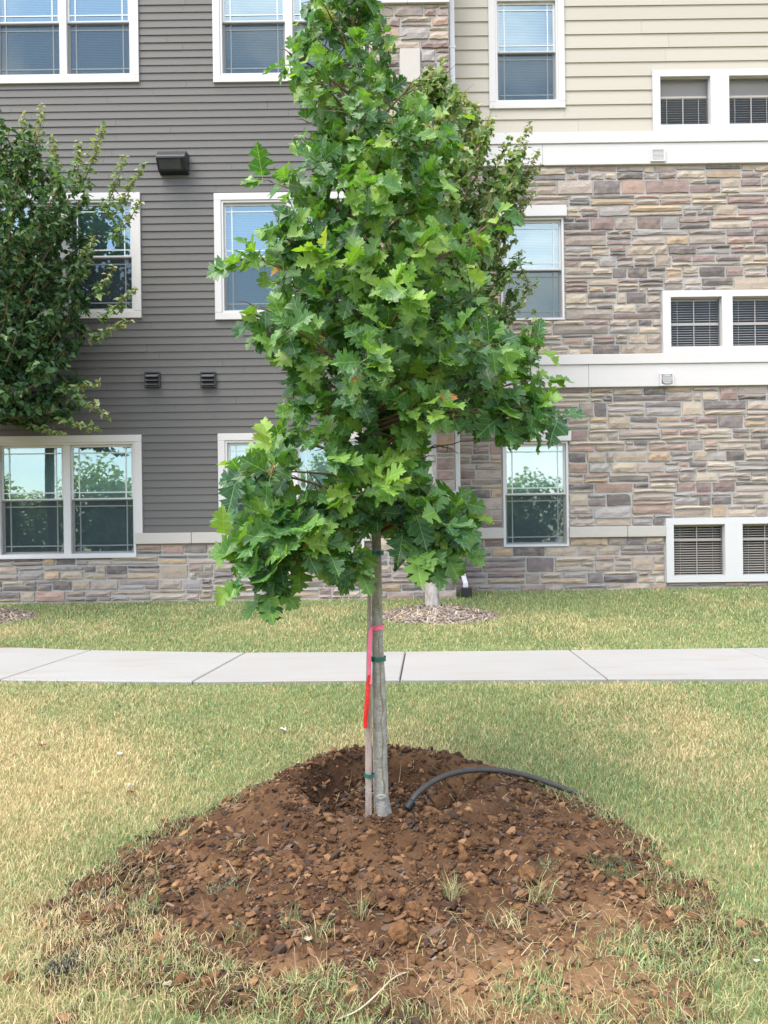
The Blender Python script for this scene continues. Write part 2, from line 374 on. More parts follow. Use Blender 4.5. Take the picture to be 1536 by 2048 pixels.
mx_, my_ = np.arange(-1.75, 1.76, .0125), np.arange(2.0, 4.95, .0125)
def mound_z(x, y):
    rough = .030 * (fbm(x * 11, y * 11, 41, 4) - .5) + .022 * np.abs(fbm(x * 26, y * 26, 47, 3) - .5)
    return base_z(x, y) + mound_h(x, y) + rough
_mm = grid_mesh('soil_mound', mx_, my_, mound_z); _mv = np.empty(len(_mm.vertices) * 3); _mm.vertices.foreach_get('co', _mv); _mv = _mv.reshape(-1, 3); set_attr(_mm, 'dry', dry_soil(_mv[:, 0], _mv[:, 1]))
mound = link('soil_mound', _mm, None, MAT['soil'])
tag(mound, 'mound of freshly dug reddish brown soil with a hollow round the young tree', 'soil', kind='stuff')

# ------------------------------------------------------------------ concrete walk
def on_plane(px, py, z=0.0):
    u, v = un(px, py); d = (CAMZ - z) * F / (v - CY); return Vector(((u - CX) * d / F, d, z))
near = [(-420, 1352), (0, 1359), (385, 1362.5), (800, 1359), (1215, 1357), (1640, 1356), (2060, 1353)]
far = [(-150, 1288), (182, 1300), (490, 1305), (811, 1303), (1140, 1300), (1470, 1296), (1800, 1291)]
walk = empty('sidewalk', (0, 6.9, 0)); tag(walk, 'pale concrete sidewalk crossing the lawn', kind='structure')
for i in range(6):
    a, b, c, d = on_plane(*near[i]), on_plane(*near[i + 1]), on_plane(*far[i + 1]), on_plane(*far[i])
    g = .006
    e1 = (b - a).normalized() * g; e2 = (c - d).normalized() * g
    n = 6; vs = []
    top = []
    for k in range(n + 1): top.append((a + e1).lerp(b - e1, k / n))
    for k in range(n + 1): top.append((c - e2).lerp(d + e2, k / n))
    ctr = sum(top, Vector()) / len(top)
    inner = [p + (ctr - p).normalized() * .012 for p in top]
    mb = MB(); m_ = len(top)
    mb.add([p - walk.location for p in inner] + [p - walk.location - Vector((0, 0, .008)) for p in top] + [p - walk.location - Vector((0, 0, .11)) for p in top],
           [tuple(range(m_))] + [(m_ + k, m_ + (k + 1) % m_, (k + 1) % m_, k) for k in range(m_)] + [(2 * m_ + k, 2 * m_ + (k + 1) % m_, m_ + (k + 1) % m_, m_ + k) for k in range(m_)])
    mb.build('slab', MAT['concrete'], walk)
jb = MB()
for i in range(1, 6):
    a, d = on_plane(*near[i]), on_plane(*far[i]); w = Vector((.02, 0, 0)); dz = Vector((0, 0, -.022))
    jb.add([a - w + dz - walk.location, a + w + dz - walk.location, d + w + dz - walk.location, d - w + dz - walk.location], [(0, 1, 2, 3)])
jb.build('joint_filler', MAT['joint'], walk)
walk_poly = np.array([[on_plane(*p).x, on_plane(*p).y] for p in near] + [[on_plane(*p).x, on_plane(*p).y] for p in far[::-1]])
near_w = np.array([[on_plane(*p).x, on_plane(*p).y] for p in near]); far_w = np.array([[on_plane(*p).x, on_plane(*p).y] for p in far])

# ------------------------------------------------------------------ the building
YG, YR = 11.0, 11.6
building = empty('apartment_building', (0, 12, .3))
tag(building, 'three storey apartment building with gray and beige lap siding and stone veneer', 'building')
BO = Vector(building.location)
def bpart(mb, name, mat, parent=None, bevel=0, smooth=False):
    p = parent or building
    off = BO if p is building else (Vector(p.matrix_basis.translation) + (BO if p.parent is building else Vector()))
    mb.v = [(x - off.x, y - off.y, z - off.z) for x, y, z in mb.v]
    return mb.build(name, mat, p, smooth, bevel)

XC = rect(905, 1140, 917, 1152, YG)[0] + .043           # the outside corner of the bay
X0, X1, ZT = -9.0, 9.0, 12.2
px_ = lambda x, y, Y: at(x, y, Y).x
pz_ = lambda x, y, Y: at(x, y, Y).z
XP = px_(744, 560, YG)                                   # where siding ends and the stone pier begins
# window specs: unit rectangle in photo pixels, wall depth
WIN = [
    ('double', (-11, -68, 264, 155), YG, 'trim', 'upper storey double window above the left tree'),
    ('double', (440, -70, 715, 152), YG, 'trim', ''), 
    ('double', (-6, 403, 269, 625), YG, 'trim', ''),
    ('double', (444, 401, 719, 625), YG, 'trim', ''),
    ('double', (-2, 886, 272, 1112), YG, 'low', ''),
    ('double', (452, 880, 727, 1104), YG, 'low', ''),
    ('single', (990, 0, 1115, 206), YR, 'trim', ''),
    ('single', (1001, 437, 1127, 641), YR, 'head', ''),
    ('single', (1006, 884, 1136, 1093), YR, 'head', ''),
    ('small', (1303, 143, 1568, 265), YR, 'none', ''),
    ('small', (1323, 582, 1581, 707), YR, 'none', ''),
    ('small', (1330, 1035, 1599, 1163), YR, 'none', ''),
]
open_g = []; open_r = []
for k, px, Y, t, l in WIN:
    (open_g if Y == YG else open_r).append(rect(*px, Y))
TW = .10                                                  # casing width
def cells(x0, x1, z0, z1, holes):                         # rectangles of a zone that are clear of the holes
    zs = sorted({z0, z1} | {z for h in holes for z in (h[1], h[3]) if z0 < z < z1}); out = []
    for a, b in zip(zs, zs[1:]):
        zm = (a + b) / 2; hs = sorted([(h[0], h[2]) for h in holes if h[1] < zm < h[3] and h[2] > x0 and h[0] < x1]); x = x0
        for ha, hb in hs:
            if ha > x: out.append((x, a, ha, b))
            x = max(x, hb)
        if x < x1: out.append((x, a, x1, b))
    return out
# shell with openings
for nm, x0, x1, Y, holes in (('sheathing', X0, XC - .02, YG, open_g), ('sheathing', XC - .019, X1, YR, open_r)):
    mb = MB()
    for c in cells(x0, x1, -.4, ZT, holes): mb.box(c[0], Y, c[1], c[2], Y + .2, c[3])
    bpart(mb, nm, MAT['mortar'])
mb = MB(); mb.box(XC - .22, YG + .205, -.4, XC - .021, YR + .2, ZT); bpart(mb, 'return_wall', MAT['mortar'])
mb = MB(); mb.box(X0 - .2, YG + .21, -.4, X0, 22, ZT).box(X1, YR + .21, -.4, X1 + .2, 22, ZT).box(X0 - .2, 22.01, -.4, X1 + .2, 22.2, ZT); bpart(mb, 'outer_wall', MAT['interior'])
mb = MB(); mb.box(X0 - .4, YG - .35, ZT + .01, X1 + .4, 22.4, ZT + .3); bpart(mb, 'roof', MAT['roof'])
mb = MB()
for z in (.1, 3.45, 6.8): mb.box(X0 + .01, YR + .25, z, X1 - .01, 21.9, z + .25)
mb.box(X0 + .01, 14.6, .36, X1 - .01, 14.7, ZT - .01)
bpart(mb, 'interior_floor', MAT['interior'])

# --- siding boards, each its own piece
sid_g = MB(); sid_g.box(X0, YG - .002, 9.6, XP, YG - .004, ZT - .01)
gray_wall = bpart(MB().box(X0, YG - .018, 9.62, XP - .005, YG - .002, ZT - .02), 'gray_siding', MAT['gray'])
beige_wall = bpart(MB().box(XC + .1, YR - .018, 9.62, X1, YR - .002, ZT - .02), 'beige_siding', MAT['beige'])
def boards(wall, mat, x0, x1, z0, z1, pitch, holes, Y, seed, proud=.016, maxlen=3.66):
    r = random.Random(seed); n = int(round((z1 - z0) / pitch))
    for i in range(n):
        a = z0 + i * pitch; b = a + pitch; sh = r.random() * maxlen; part_segs = []
        segs = [(x0, x1)]
        for h in holes:
            if h[1] < b - .004 and h[3] > a + .004:
                ns = []
                for s in segs:
                    if h[2] <= s[0] or h[0] >= s[1]: ns.append(s)
                    else:
                        if h[0] - s[0] > .02: ns.append((s[0], h[0]))
                        if s[1] - h[2] > .02: ns.append((h[2], s[1]))
                segs = ns
                for za, zb in ((a, min(h[1] - .001, b)), (max(h[3] + .001, a), b)):
                    if zb - za > .008: part_segs.append((max(h[0], x0), min(h[2], x1), za, zb))
        for u, v, za, zb in part_segs:
            t0, t1 = (za - a) / pitch, (zb - a) / pitch; ya, yb2 = Y - proud - .006 + (proud - .002) * t0, Y - proud - .006 + (proud - .002) * t1
            mb = MB(); mb.add([(u, ya, za), (v, ya, za), (v, yb2, zb), (u, yb2, zb), (u, Y - .001, za), (v, Y - .001, za), (v, Y - .001, zb), (u, Y - .001, zb)], [(0, 1, 2, 3), (0, 4, 5, 1), (1, 5, 6, 2), (2, 6, 7, 3), (3, 7, 4, 0), (5, 4, 7, 6)])
            bpart(mb, 'siding_board', mat, wall)
        for s in segs:
            cuts = [c for c in np.arange(x0 - sh, s[1], maxlen) if s[0] + .25 < c < s[1] - .25]
            e = [s[0]] + cuts + [s[1]]
            for u, v in zip(e, e[1:]):
                u += .0012; v -= .0012; j = r.uniform(-.0012, .0012); yb = Y - proud - .006 + j; yt = Y - .004
                mb = MB(); lap = .012
                mb.add([(u, yb, a), (v, yb, a), (v, yt - .004, b + lap), (u, yt - .004, b + lap), (u, Y - .001, a), (v, Y - .001, a), (v, Y - .001, b + lap), (u, Y - .001, b + lap)],
                       [(0, 1, 2, 3), (0, 4, 5, 1), (1, 5, 6, 2), (2, 6, 7, 3), (3, 7, 4, 0), (5, 4, 7, 6)])
                bpart(mb, 'siding_board', mat, wall)
z_sill = pz_(360, 1065, YG)
tr_g = [(h[0] - TW + .01, h[1] - (TW - .01 if k < 4 else 0), h[2] + TW - .01, h[3] + TW - .01) for k, h in enumerate(open_g)]
boards(gray_wall, MAT['gray'], X0, XP - .004, z_sill, z_sill + .1075 * 78, .1075, tr_g, YG, 5)
z_b1 = pz_(1240, 266, YR)
tr_r = [(open_r[0][0] - TW + .01, open_r[0][1] - TW + .01, open_r[0][2] + TW - .01, open_r[0][3] + TW - .01), open_r[3]]
boards(beige_wall, MAT['beige'], XC + .02, X1, z_b1, z_b1 + .2115 * 12, .2115, tr_r, YR, 9, .02)

# --- bands and trim boards on the walls
def band(x0, z0, x1, z1, Y, proud, mat='trim', name='trim_board', back=.0):
    return bpart(MB().box(x0, Y - proud, z0, x1, Y - .0005 + back, z1), name, MAT[mat], None, .006)
def zpx(y, Y, x=1240): return pz_(x, y, Y)
for (ya, yb, yc) in ((268, 290, 332), (710, 730, 775)):
    xj = [XC + .02, 2.45 if ya < 300 else 3.1, X1]
    band(XC + .02, zpx(yb, YR), X1, zpx(ya, YR), YR, .075)
    for a, b in zip(xj, xj[1:]): band(a + .0015, zpx(yc, YR), b - .0015, zpx(yb, YR) - .002, YR, .055)
# stone sills between the low windows (cream) and headers
zs0, zs1 = pz_(360, 1087, YG), z_sill - .003
hole_g_st = [(h[0], h[1], h[2], h[3]) for h in open_g]
edges = [(X0, open_g[4][0] - .002), (open_g[4][2] + .002, open_g[5][0] - .002), (open_g[5][2] + .002, XP - .004)]
bands_g = []
for a, b in edges:
    mid = a + (b - a) * (.62 if b - a < 3 else .5)
    for u, v in ((a, mid - .003), (mid + .003, b)):
        band(u, zs0, v, zs1, YG, .06, 'band', 'sill_block')
zr0, zr1 = zpx(1074, YR), zpx(1053, YR)
R3, S3 = open_r[2], open_r[5]
for u, v in ((XC + .02, R3[0] - .003), (R3[2] + .003, R3[2] + .87), (R3[2] + .876, S3[0] - .003), (S3[2] + .003, S3[2] + 1.6)):
    band(u, zr0, v, zr1, YR, .065, 'band', 'sill_block')
heads = []
for k in (1, 2):
    h = open_r[k]; hb = (h[0] - .045, h[3] + .004, h[2] + .045, h[3] + .168); heads.append(hb)
    band(*hb, YR, .075, 'trim', 'window_header')
# pier pieces
YP = YG - .03
pier_blocks = [(XP + .002, pz_(830, 1006, YG), XC + .012, pz_(830, 984, YG)), rect(800, 103, 840, 170, YG)]
band(*pier_blocks[0], YP, .06, 'band', 'sill_block'); band(*pier_blocks[1], YP, .045, 'band', 'accent_panel')
zpt = pz_(830, 13, YG)
for u, v in ((XP + .002, XP + .55), (XP + .554, XC + .012)): band(u, zpt, v, zpt + .35, YP, .055, 'trim', 'trim_board')
bpart(MB().box(XP + .003, YP - .0, zpt + .352, XC, YG - .003, ZT - .02), 'pier_top', MAT['gray'])
bpart(MB().box(XP - .0, YP, -.35, XC - .001, YG - .001, zpt - .001), 'pier_backing', MAT['mortar'])

# --- stone veneer
PAL = [((.46, .38, .29), 26), ((.53, .455, .345), 20), ((.40, .34, .285), 20), ((.31, .27, .24), 14), ((.24, .165, .155), 16), ((.34, .23, .205), 10), ((.105, .095, .10), 13),
       ((.17, .145, .15), 13), ((.52, .38, .23), 8), ((.42, .28, .22), 6), ((.37, .355, .345), 14)]
pal_c = [c for c, w in PAL]; pal_w = [w for c, w in PAL]
st_r = random.Random(77)
def stone_mesh(w, h, dep):
    nx = 5 if w > .25 else 4; nz = 3; r = st_r; V = []; b = min(.012, h * .16)
    P = [[None] * nx for _ in range(nz)]
    tilt = r.uniform(-.007, .007); tx = r.uniform(-.006, .006)
    for j in range(nz):
        for i in range(nx):
            u = i / (nx - 1); v = j / (nz - 1); x = u * w; z = v * h
            if 0 < i < nx - 1: x += r.uniform(-.18, .18) * w / (nx - 1)
            ed = (i in (0, nx - 1)) or (j in (0, nz - 1))
            if i == 0: x += b * r.uniform(.3, 1.2)
            if i == nx - 1: x -= b * r.uniform(.3, 1.2)
            if j == 0: z += b * r.uniform(.2, 1.3)
            if j == nz - 1: z -= b * r.uniform(.2, 1.3)
            y = -dep * (r.uniform(.55, .75) if ed else r.uniform(.85, 1.25)) + tilt * (v - .5) * 2 + tx * (u - .5) * 2
            P[j][i] = len(V); V.append((x, y, z))
    faces = []
    for j in range(nz - 1):
        for i in range(nx - 1): faces.append((P[j][i], P[j][i + 1], P[j + 1][i + 1], P[j + 1][i]))
    ringi = [P[0][i] for i in range(nx)] + [P[j][nx - 1] for j in range(1, nz)] + [P[nz - 1][i] for i in range(nx - 2, -1, -1)] + [P[j][0] for j in range(nz - 2, 0, -1)]
    s = len(V)
    for q in ringi:
        x, y, z = V[q]; cx, cz = w / 2, h / 2
        V.append((x + (x - cx) * .0 + (b * .5 if x > cx else -b * .5), .004, z + (b * .5 if z > cz else -b * .5)))
    m = len(ringi)
    for k in range(m): faces.append((ringi[(k + 1) % m], ringi[k], s + k, s + (k + 1) % m))
    return V, faces
stones = []
def chunk_fill(x0, x1, z0, z1, Y):
    H = z1 - z0; r = st_r; x = x0; g = .017
    while x < x1 - .03:
        w = r.choice((.26, .34, .42, .54, .70)) * r.uniform(.8, 1.25)
        if x1 - (x + w) < .16: w = x1 - x
        t = r.random()
        rows = []
        if H < .13 or (H < .2 and t < .30) or (H >= .2 and t < .13): rows = [1.0]
        elif H < .2 or t < .74:
            s = r.uniform(.32, .68); rows = [s, 1 - s]
        else:
            a, b, c = r.uniform(.8, 1.3), r.uniform(.8, 1.3), r.uniform(.8, 1.3); q = a + b + c; rows = [a / q, b / q, c / q]
        zz = z0
        for f in rows:
            hh = H * f; ww = w; xx = x
            k = 1 if (len(rows) == 1 and w < .5) else r.choice((1, 1, 2)) if w > .32 else 1
            if len(rows) == 1 and w > .42 and r.random() < .6: k = 2
            cuts = [0, 1] if k == 1 else [0, r.uniform(.32, .68), 1]
            for a, b in zip(cuts, cuts[1:]): stones.append((x + w * a + g / 2, zz + g / 2, w * (b - a) - g, hh - g, Y))
            zz += hh
        x += w
def stone_zone(x0, x1, z0, z1, Y, holes):
    for c in cells(x0, x1, z0, z1, holes):
        H = c[3] - c[1]; z = c[1]; nb = max(1, int(round(H / .18)))
        hs = [st_r.uniform(.75, 1.3) for _ in range(nb)]; s = sum(hs)
        for q in hs:
            chunk_fill(c[0] + .004, c[2] - .004, z, z + H * q / s, Y); z += H * q / s
e_ = .012
grow = lambda h: (h[0] - e_ * .3, h[1] - e_ * .3, h[2] + e_ * .3, h[3] + e_ * .3)
stone_zone(X0 + 1.5, XP, .1, zs0 - .004, YG, [grow(h) for h in open_g[4:]])
stone_zone(XP, XC + .012, .1, zpt - .003, YP, [grow(h) for h in pier_blocks])
stone_zone(XC + .03, X1 - 1.0, zpx(710, YR) + .003, zpx(332, YR) - .003, YR, [grow(open_r[1]), grow(heads[0]), grow(open_r[4])])
stone_zone(XC + .03, X1 - 1.0, .15, zpx(775, YR) - .003, YR, [grow(R3), grow(heads[1]), grow(S3), (XC, zr0 - .004, S3[0], zr1 + .004), (S3[2], zr0 - .004, S3[2] + 1.6, zr1 + .004)])
stone_wall = bpart(MB().box(XC - .018, YG + .03, -.3, XC + .012, YR - .01, zpt - .01), 'stone_wall', MAT['mortar'])
def hidden(s):
    u = CX + F * (s[0] + s[2] / 2) / s[4]; v = CY - F * (s[1] + s[3] / 2 - CAMZ) / s[4]
    return not (5 < u < 1531 and 5 < v < 1200) or (600 < u < 905 and v < 1080) or (470 < u < 700 and 1080 < v < 1140)
order = sorted(range(len(stones)), key=lambda i: (hidden(stones[i]), -stones[i][2] * stones[i][3]))
single = set(order[:300])
restV, restF, restC = [], [], []
SWO = BO + Vector((0, 0, 0))
for i, (x, z, w, h, Y) in enumerate(stones):
    if w < .02 or h < .02: continue
    c = st_r.choices(pal_c, pal_w)[0]; k = st_r.uniform(.8, 1.2); c = tuple(min(.8, .86 * (q * k * .76 + b_ * .24) * t_) for q, b_, t_ in zip(c, (.44, .385, .345), (1.0, .985, 1.02)))
    V, Fs = stone_mesh(w, h, st_r.uniform(.014, .034))
    if i in single:
        me = bpy.data.meshes.new('stone'); me.from_pydata(V, [], Fs); me.update(); me.materials.append(MAT['stone']); set_attr(me, 'col', np.tile(c, (len(V), 1)))
        o = link('stone', me, stone_wall); o.location = Vector((x, Y, z)) - BO
    else:
        n = len(restV); restV += [(a + x - BO.x, b + Y - BO.y, d + z - BO.z) for a, b, d in V]; restF += [tuple(n + q for q in f) for f in Fs]; restC += [c] * len(V)
me = bpy.data.meshes.new('small_stones'); me.from_pydata(restV, [], restF); me.update(); me.materials.append(MAT['stone']); set_attr(me, 'col', np.array(restC))
tag(link('small_stones', me, building), kind='stuff')

# --- windows
def add_blind(win, x0, z0, x1, z1, y, pitch, tilt, mat, wide=.026):
    mb = MB(); z = z1 - .03
    while z > z0 + .01:
        dy, dz = wide / 2 * math.cos(tilt), wide / 2 * math.sin(tilt)
        mb.add([(x0, y - dy, z - dz), (x1, y - dy, z - dz), (x1, y, z + .002), (x0, y, z + .002), (x1, y + dy, z + dz), (x0, y + dy, z + dz)], [(0, 1, 2, 3), (3, 2, 4, 5)]); z -= pitch
    mb.box(x0, y - .02, z1 - .03, x1, y + .02, z1)
    for t in (.18, .82): mb.box(x0 + (x1 - x0) * t - .003, y - .017, z0, x0 + (x1 - x0) * t + .003, y - .015, z1 - .03)
    return bpart(mb, 'blind', mat, win)
def hung_unit(win, x0, z0, x1, z1, Y):
    zm = (z0 + z1) / 2; sb = .034; ov = .018
    for up in (True, False):
        a, b = (zm - ov, z1) if up else (z0, zm + ov); y0 = Y + (.015 if up else .045)
        bpart(MB().ring(x0, a, x1, b, sb, y0, y0 + .028), 'sash', MAT['vinyl'], win, .003)
        gx0, gx1, ga, gb = x0 + sb - .004, x1 - sb + .004, a + sb - .004, b - sb + .004
        bpart(MB().add([(gx0, y0 + .012, ga), (gx1, y0 + .012, ga), (gx1, y0 + .012, gb), (gx0, y0 + .012, gb)], [(0, 1, 2, 3)]), 'pane', MAT['glass'], win)
        mb = MB(); ins = .085; mw = .0085; y = y0 + .004
        for xx in (gx0 + ins, gx1 - ins): mb.box(xx - mw, y, ga, xx + mw, y + .006, gb)
        for zz in (ga + ins, gb - ins):
            for u, v in ((gx0, gx0 + ins - mw), (gx0 + ins + mw, gx1 - ins - mw), (gx1 - ins + mw, gx1)): mb.box(u, y, zz - mw, v, y + .006, zz + mw)
        bpart(mb, 'muntin_grid', MAT['muntin'], win)
    bpart(MB().add([(x0 + .012, Y + .012, z0 + .012), (x1 - .012, Y + .012, z0 + .012), (x1 - .012, Y + .012, zm), (x0 + .012, Y + .012, zm)], [(0, 1, 2, 3)]), 'insect_screen', MAT['screen'], win)
    add_blind(win, x0 + .01, z0 + .01, x1 - .01, z1 - .005, Y + .125, .0235, 1.15, MAT['blind'])
for wi, (kind, px, Y, tr, l) in enumerate(WIN):
    x0, z0, x1, z1 = rect(*px, Y); fb = .03
    fr = MB()
    if kind == 'small':
        p = {9: [(1318, 1418), (1455, 1555)], 10: [(1339, 1441), (1462, 1564)], 11: [(1345, 1447), (1482, 1584)]}[wi]
        s = Y / F; xs_ = [((a - px[0]) * s, (b - px[0]) * s) for a, b in p]; b = .098
        fr.box(x0, Y - .06, z0, x1, Y + .10, z0 + b).box(x0, Y - .06, z1 - b, x1, Y + .10, z1)
        e = [0] + [q for t in xs_ for q in t] + [x1 - x0]
        for u, v in zip(e[::2], e[1::2]): fr.box(x0 + u, Y - .0595, z0 + b - .001, x0 + v, Y + .0995, z1 - b + .001)
    else:
        fr.ring(x0, z0, x1, z1, fb, Y - .03, Y + .11)
        if kind == 'double': fr.box((x0 + x1) / 2 - .05, Y - .02, z0 + fb, (x0 + x1) / 2 + .05, Y + .11, z1 - fb)
    win = bpart(fr, 'window', MAT['vinyl'])
    if kind == 'double':
        xm = (x0 + x1) / 2
        hung_unit(win, x0 + fb, z0 + fb, xm - .05, z1 - fb, Y); hung_unit(win, xm + .05, z0 + fb, x1 - fb, z1 - fb, Y)
    elif kind == 'single': hung_unit(win, x0 + fb, z0 + fb, x1 - fb, z1 - fb, Y)
    else:
        for u, v in xs_:
            a, c = x0 + u, x0 + v; za, zb = z0 + b, z1 - b
            bpart(MB().ring(a, za, c, zb, .016, Y - .01, Y + .03), 'sash', MAT['ventgrey'], win)
            bpart(MB().add([(a, Y + .01, za), (c, Y + .01, za), (c, Y + .01, zb), (a, Y + .01, zb)], [(0, 1, 2, 3)]), 'pane', MAT['glass2'], win)
            if wi == 9:
                zc = zb - (zb - za) * .33
                bpart(MB().box(a, Y + .09, zc, c, Y + .10, zb), 'roller_shade', MAT['shade'], win); bt = zc
            else: bt = zb; zc = za + (zb - za) * (.48 if wi == 10 else .70)
            add_blind(win, a, za, c, bt, Y + .075, .0365, .55, MAT['blind_tan'], .028)
            mb = MB().box((a + c) / 2 - .006, Y + .045, za, (a + c) / 2 + .006, Y + .055, bt)
            if wi != 9: mb.box(a + .017, Y + .035, zc - .02, c - .017, Y + .044, zc + .02)
            bpart(mb, 'check_rail', MAT['blind_tan'], win)
    if tr in ('trim', 'low'):
        zb_ = z0 if tr == 'trim' else zs1
        P = [(x0 - TW, z1 + .001, x1 + TW, z1 + TW)]
        P += [(x0 - TW, zb_ - (0 if tr == 'trim' else -.001), x0 - .001, z1), (x1 + .001, zb_ - (0 if tr == 'trim' else -.001), x1 + TW, z1)]
        if tr == 'trim': P += [(x0 - TW, z0 - TW, x1 + TW, z0 - .001)]
        for q in P: bpart(MB().box(q[0], Y - .045, q[1], q[2], Y - .001, q[3]), 'casing', MAT['trim'], win, .004)
    if tr == 'low': bpart(MB().box(x0 - .01, Y - .05, z0 - .035, x1 + .01, Y - .0, z0 - .001), 'sill', MAT['vinyl'], win, .004)

# ------------------------------------------------------------------ fixtures on the walls
def wall_vent(px, Y, kind, label):
    x0, z0, x1, z1 = rect(*px, Y); c = Vector(((x0 + x1) / 2, Y, (z0 + z1) / 2)); w, h = (x1 - x0) / 2, (z1 - z0) / 2
    root = empty('wall_vent', c); tag(root, label, 'vent', 'vents on the walls')
    if kind == 'dark':
        MB().ring(-w, -h, w, h, .022, -.06, -.02).build('frame', MAT['vent'], root, bevel=.004)
        MB().box(-w + .02, -.035, -h + .02, w - .02, -.022, h - .02).build('back_plate', MAT['vent'], root)
        for k in range(3):
            zc = h - .022 - (k + .5) * (2 * h - .044) / 3; q = (2 * h - .044) / 6
            MB().add([(-w + .023, -.04, zc + q), (w - .023, -.04, zc + q), (w - .023, -.085, zc - q * .8), (-w + .023, -.085, zc - q * .8),
                      (-w + .023, -.036, zc + q - .006), (w - .023, -.036, zc + q - .006), (w - .023, -.079, zc - q * .8 - .004), (-w + .023, -.079, zc - q * .8 - .004)],
                     [(0, 3, 2, 1), (4, 5, 6, 7), (3, 7, 6, 2), (0, 4, 7, 3), (1, 2, 6, 5)]).build('louver', MAT['vent'], root)
    else:
        MB().ring(-w, -h, w, h, .026, -.085, -.05).build('frame', MAT['vinyl'], root, bevel=.004)
        if kind == 'square':
            MB().box(-w + .024, -.066, -h + .024, w - .024, -.052, h - .024).build('back_plate', MAT['ventgrey'], root)
            for k in range(7):
                zc = -h + .03 + (k + .5) * (2 * h - .06) / 7; MB().box(-w + .027, -.08, zc - .006, w - .027, -.067, zc + .006).build('louver', MAT['trim'], root)
        else:
            MB().box(-w + .024, -.062, -h + .024, w - .024, -.052, h - .024).build('back_plate', MAT['vinyl'], root)
            MB().tube([(0, -.063, 0), (0, -.095, 0)], w * .72, 24).build('duct', MAT['ventgrey'], root)
            t = MB()
            for k in range(5): t.box(-w * .6, -.099, -w * .5 + k * w * .25 - .004, w * .6, -.0955, -w * .5 + k * w * .25 + .004)
            t.build('grille', MAT['vinyl'], root)
wall_vent((291, 745, 322, 776), YG - .015, 'dark', 'dark square louvered vent on gray siding, nearer the left tree')
wall_vent((402, 745, 433, 776), YG - .015, 'dark', 'dark square louvered vent on gray siding, nearer the oak')
wall_vent((1298, 302, 1327, 328), YR - .003, 'square', 'white square vent with gray grille on the upper white band')
wall_vent((1316, 748, 1344, 774), YR - .003, 'round', 'white vent with round gray opening on the lower white band')

lx0, lz0, lx1, lz1 = rect(321, 311, 379, 352, YG); lw, lh = (lx1 - lx0), (lz1 - lz0)
lamp = empty('wall_light', ((lx0 + lx1) / 2, YG - .012, (lz0 + lz1) / 2)); tag(lamp, 'dark boxy wall light fixture with slanted lens on the gray siding', 'wall light')
def prism(prof, xa, xb):
    n = len(prof); mb = MB(); mb.add([(xa, y, z) for y, z in prof] + [(xb, y, z) for y, z in prof], [tuple(range(n)), tuple(range(2 * n - 1, n - 1, -1))] + [(k, n + k, n + (k + 1) % n, (k + 1) % n) for k in range(n)]); return mb
h2 = lh / 2
prism([(0, h2), (-.13, h2 * .93), (-.235, h2 * .18), (-.235, -h2 * .02), (-.12, -h2 * .9), (0, -h2)], -lw / 2, lw / 2).build('housing', MAT['lampmetal'], lamp, bevel=.012)
a_, b_ = Vector((0, -.235, -h2 * .02)), Vector((0, -.12, -h2 * .9)); nn = Vector((0, -(a_.z - b_.z), (a_.y - b_.y))).normalized(); nn = nn if nn.y < 0 else -nn
def slab_on(u0, u1, t0, t1, off, name, mat):
    p = [a_.lerp(b_, t) for t in (t0, t1)]
    q = [Vector((u0, 0, 0)) + p[0], Vector((u1, 0, 0)) + p[0], Vector((u1, 0, 0)) + p[1], Vector((u0, 0, 0)) + p[1]]
    MB().add([v - nn * .004 for v in q] + [v + nn * off for v in q], [(4, 5, 6, 7), (0, 1, 5, 4), (1, 2, 6, 5), (2, 3, 7, 6), (3, 0, 4, 7)]).build(name, mat, lamp)
slab_on(-lw / 2 + .03, lw / 2 - .075, .12, .88, .006, 'lens', MAT['lampglass'])
for t in (.0, .9): slab_on(-lw / 2 + .01, lw / 2 - .05, t, t + .1, .012, 'lens_frame', MAT['lampmetal'])
for u in (-lw / 2 + .008, lw / 2 - .072): slab_on(u, u + .02, .1, .9, .0115, 'lens_frame', MAT['lampmetal'])
MB().box(-lw / 2 + .03, -.0, -h2 - .02, lw / 2 - .03, .008, h2 + .015).build('mounting_plate', MAT['lampmetal'], lamp)

# downspout in the recess beside the corner
ds = empty('downspout', (XC + .055, YR - .05, .5)); tag(ds, 'white metal downspout running down the inside corner to a black drain boot', 'downspout')
dw, dd = .036, .03; dx = XC + .06; dyy = YG + .12
zb = pz_(918, 1118, dyy)
def dsb(mb, name, mat, **k):
    mb.v = [(x - ds.location.x, y - ds.location.y, z - ds.location.z) for x, y, z in mb.v]; return mb.build(name, mat, ds, **k)
dsb(MB().box(dx - dw, dyy - dd, zb, dx + dw, dyy + dd, 11.5), 'pipe', MAT['gutter'], bevel=.008)
def sq_tube(pts, w, d):
    mb = MB(); n = len(pts); vs = []
    for p in pts: vs += [(p[0] - w, p[1] - d, p[2]), (p[0] + w, p[1] - d, p[2]), (p[0] + w, p[1] + d, p[2]), (p[0] - w, p[1] + d, p[2])]
    fs = [(3, 2, 1, 0), tuple(4 * (n - 1) + k for k in range(4))]
    for i in range(n - 1):
        for k in range(4): fs.append((4 * i + k, 4 * i + (k + 1) % 4, 4 * i + 4 + (k + 1) % 4, 4 * i + 4 + k))
    mb.add(vs, fs); return mb
pe = at(931, 1176, dyy - .12)
dsb(sq_tube([(pe.x, pe.y, pe.z - .02), (pe.x, pe.y, pe.z + .07), (dx + .012, dyy - .01, zb - .06), (dx, dyy, zb - .001)], dw * .97, dd), 'elbow', MAT['gutter'], bevel=.006)
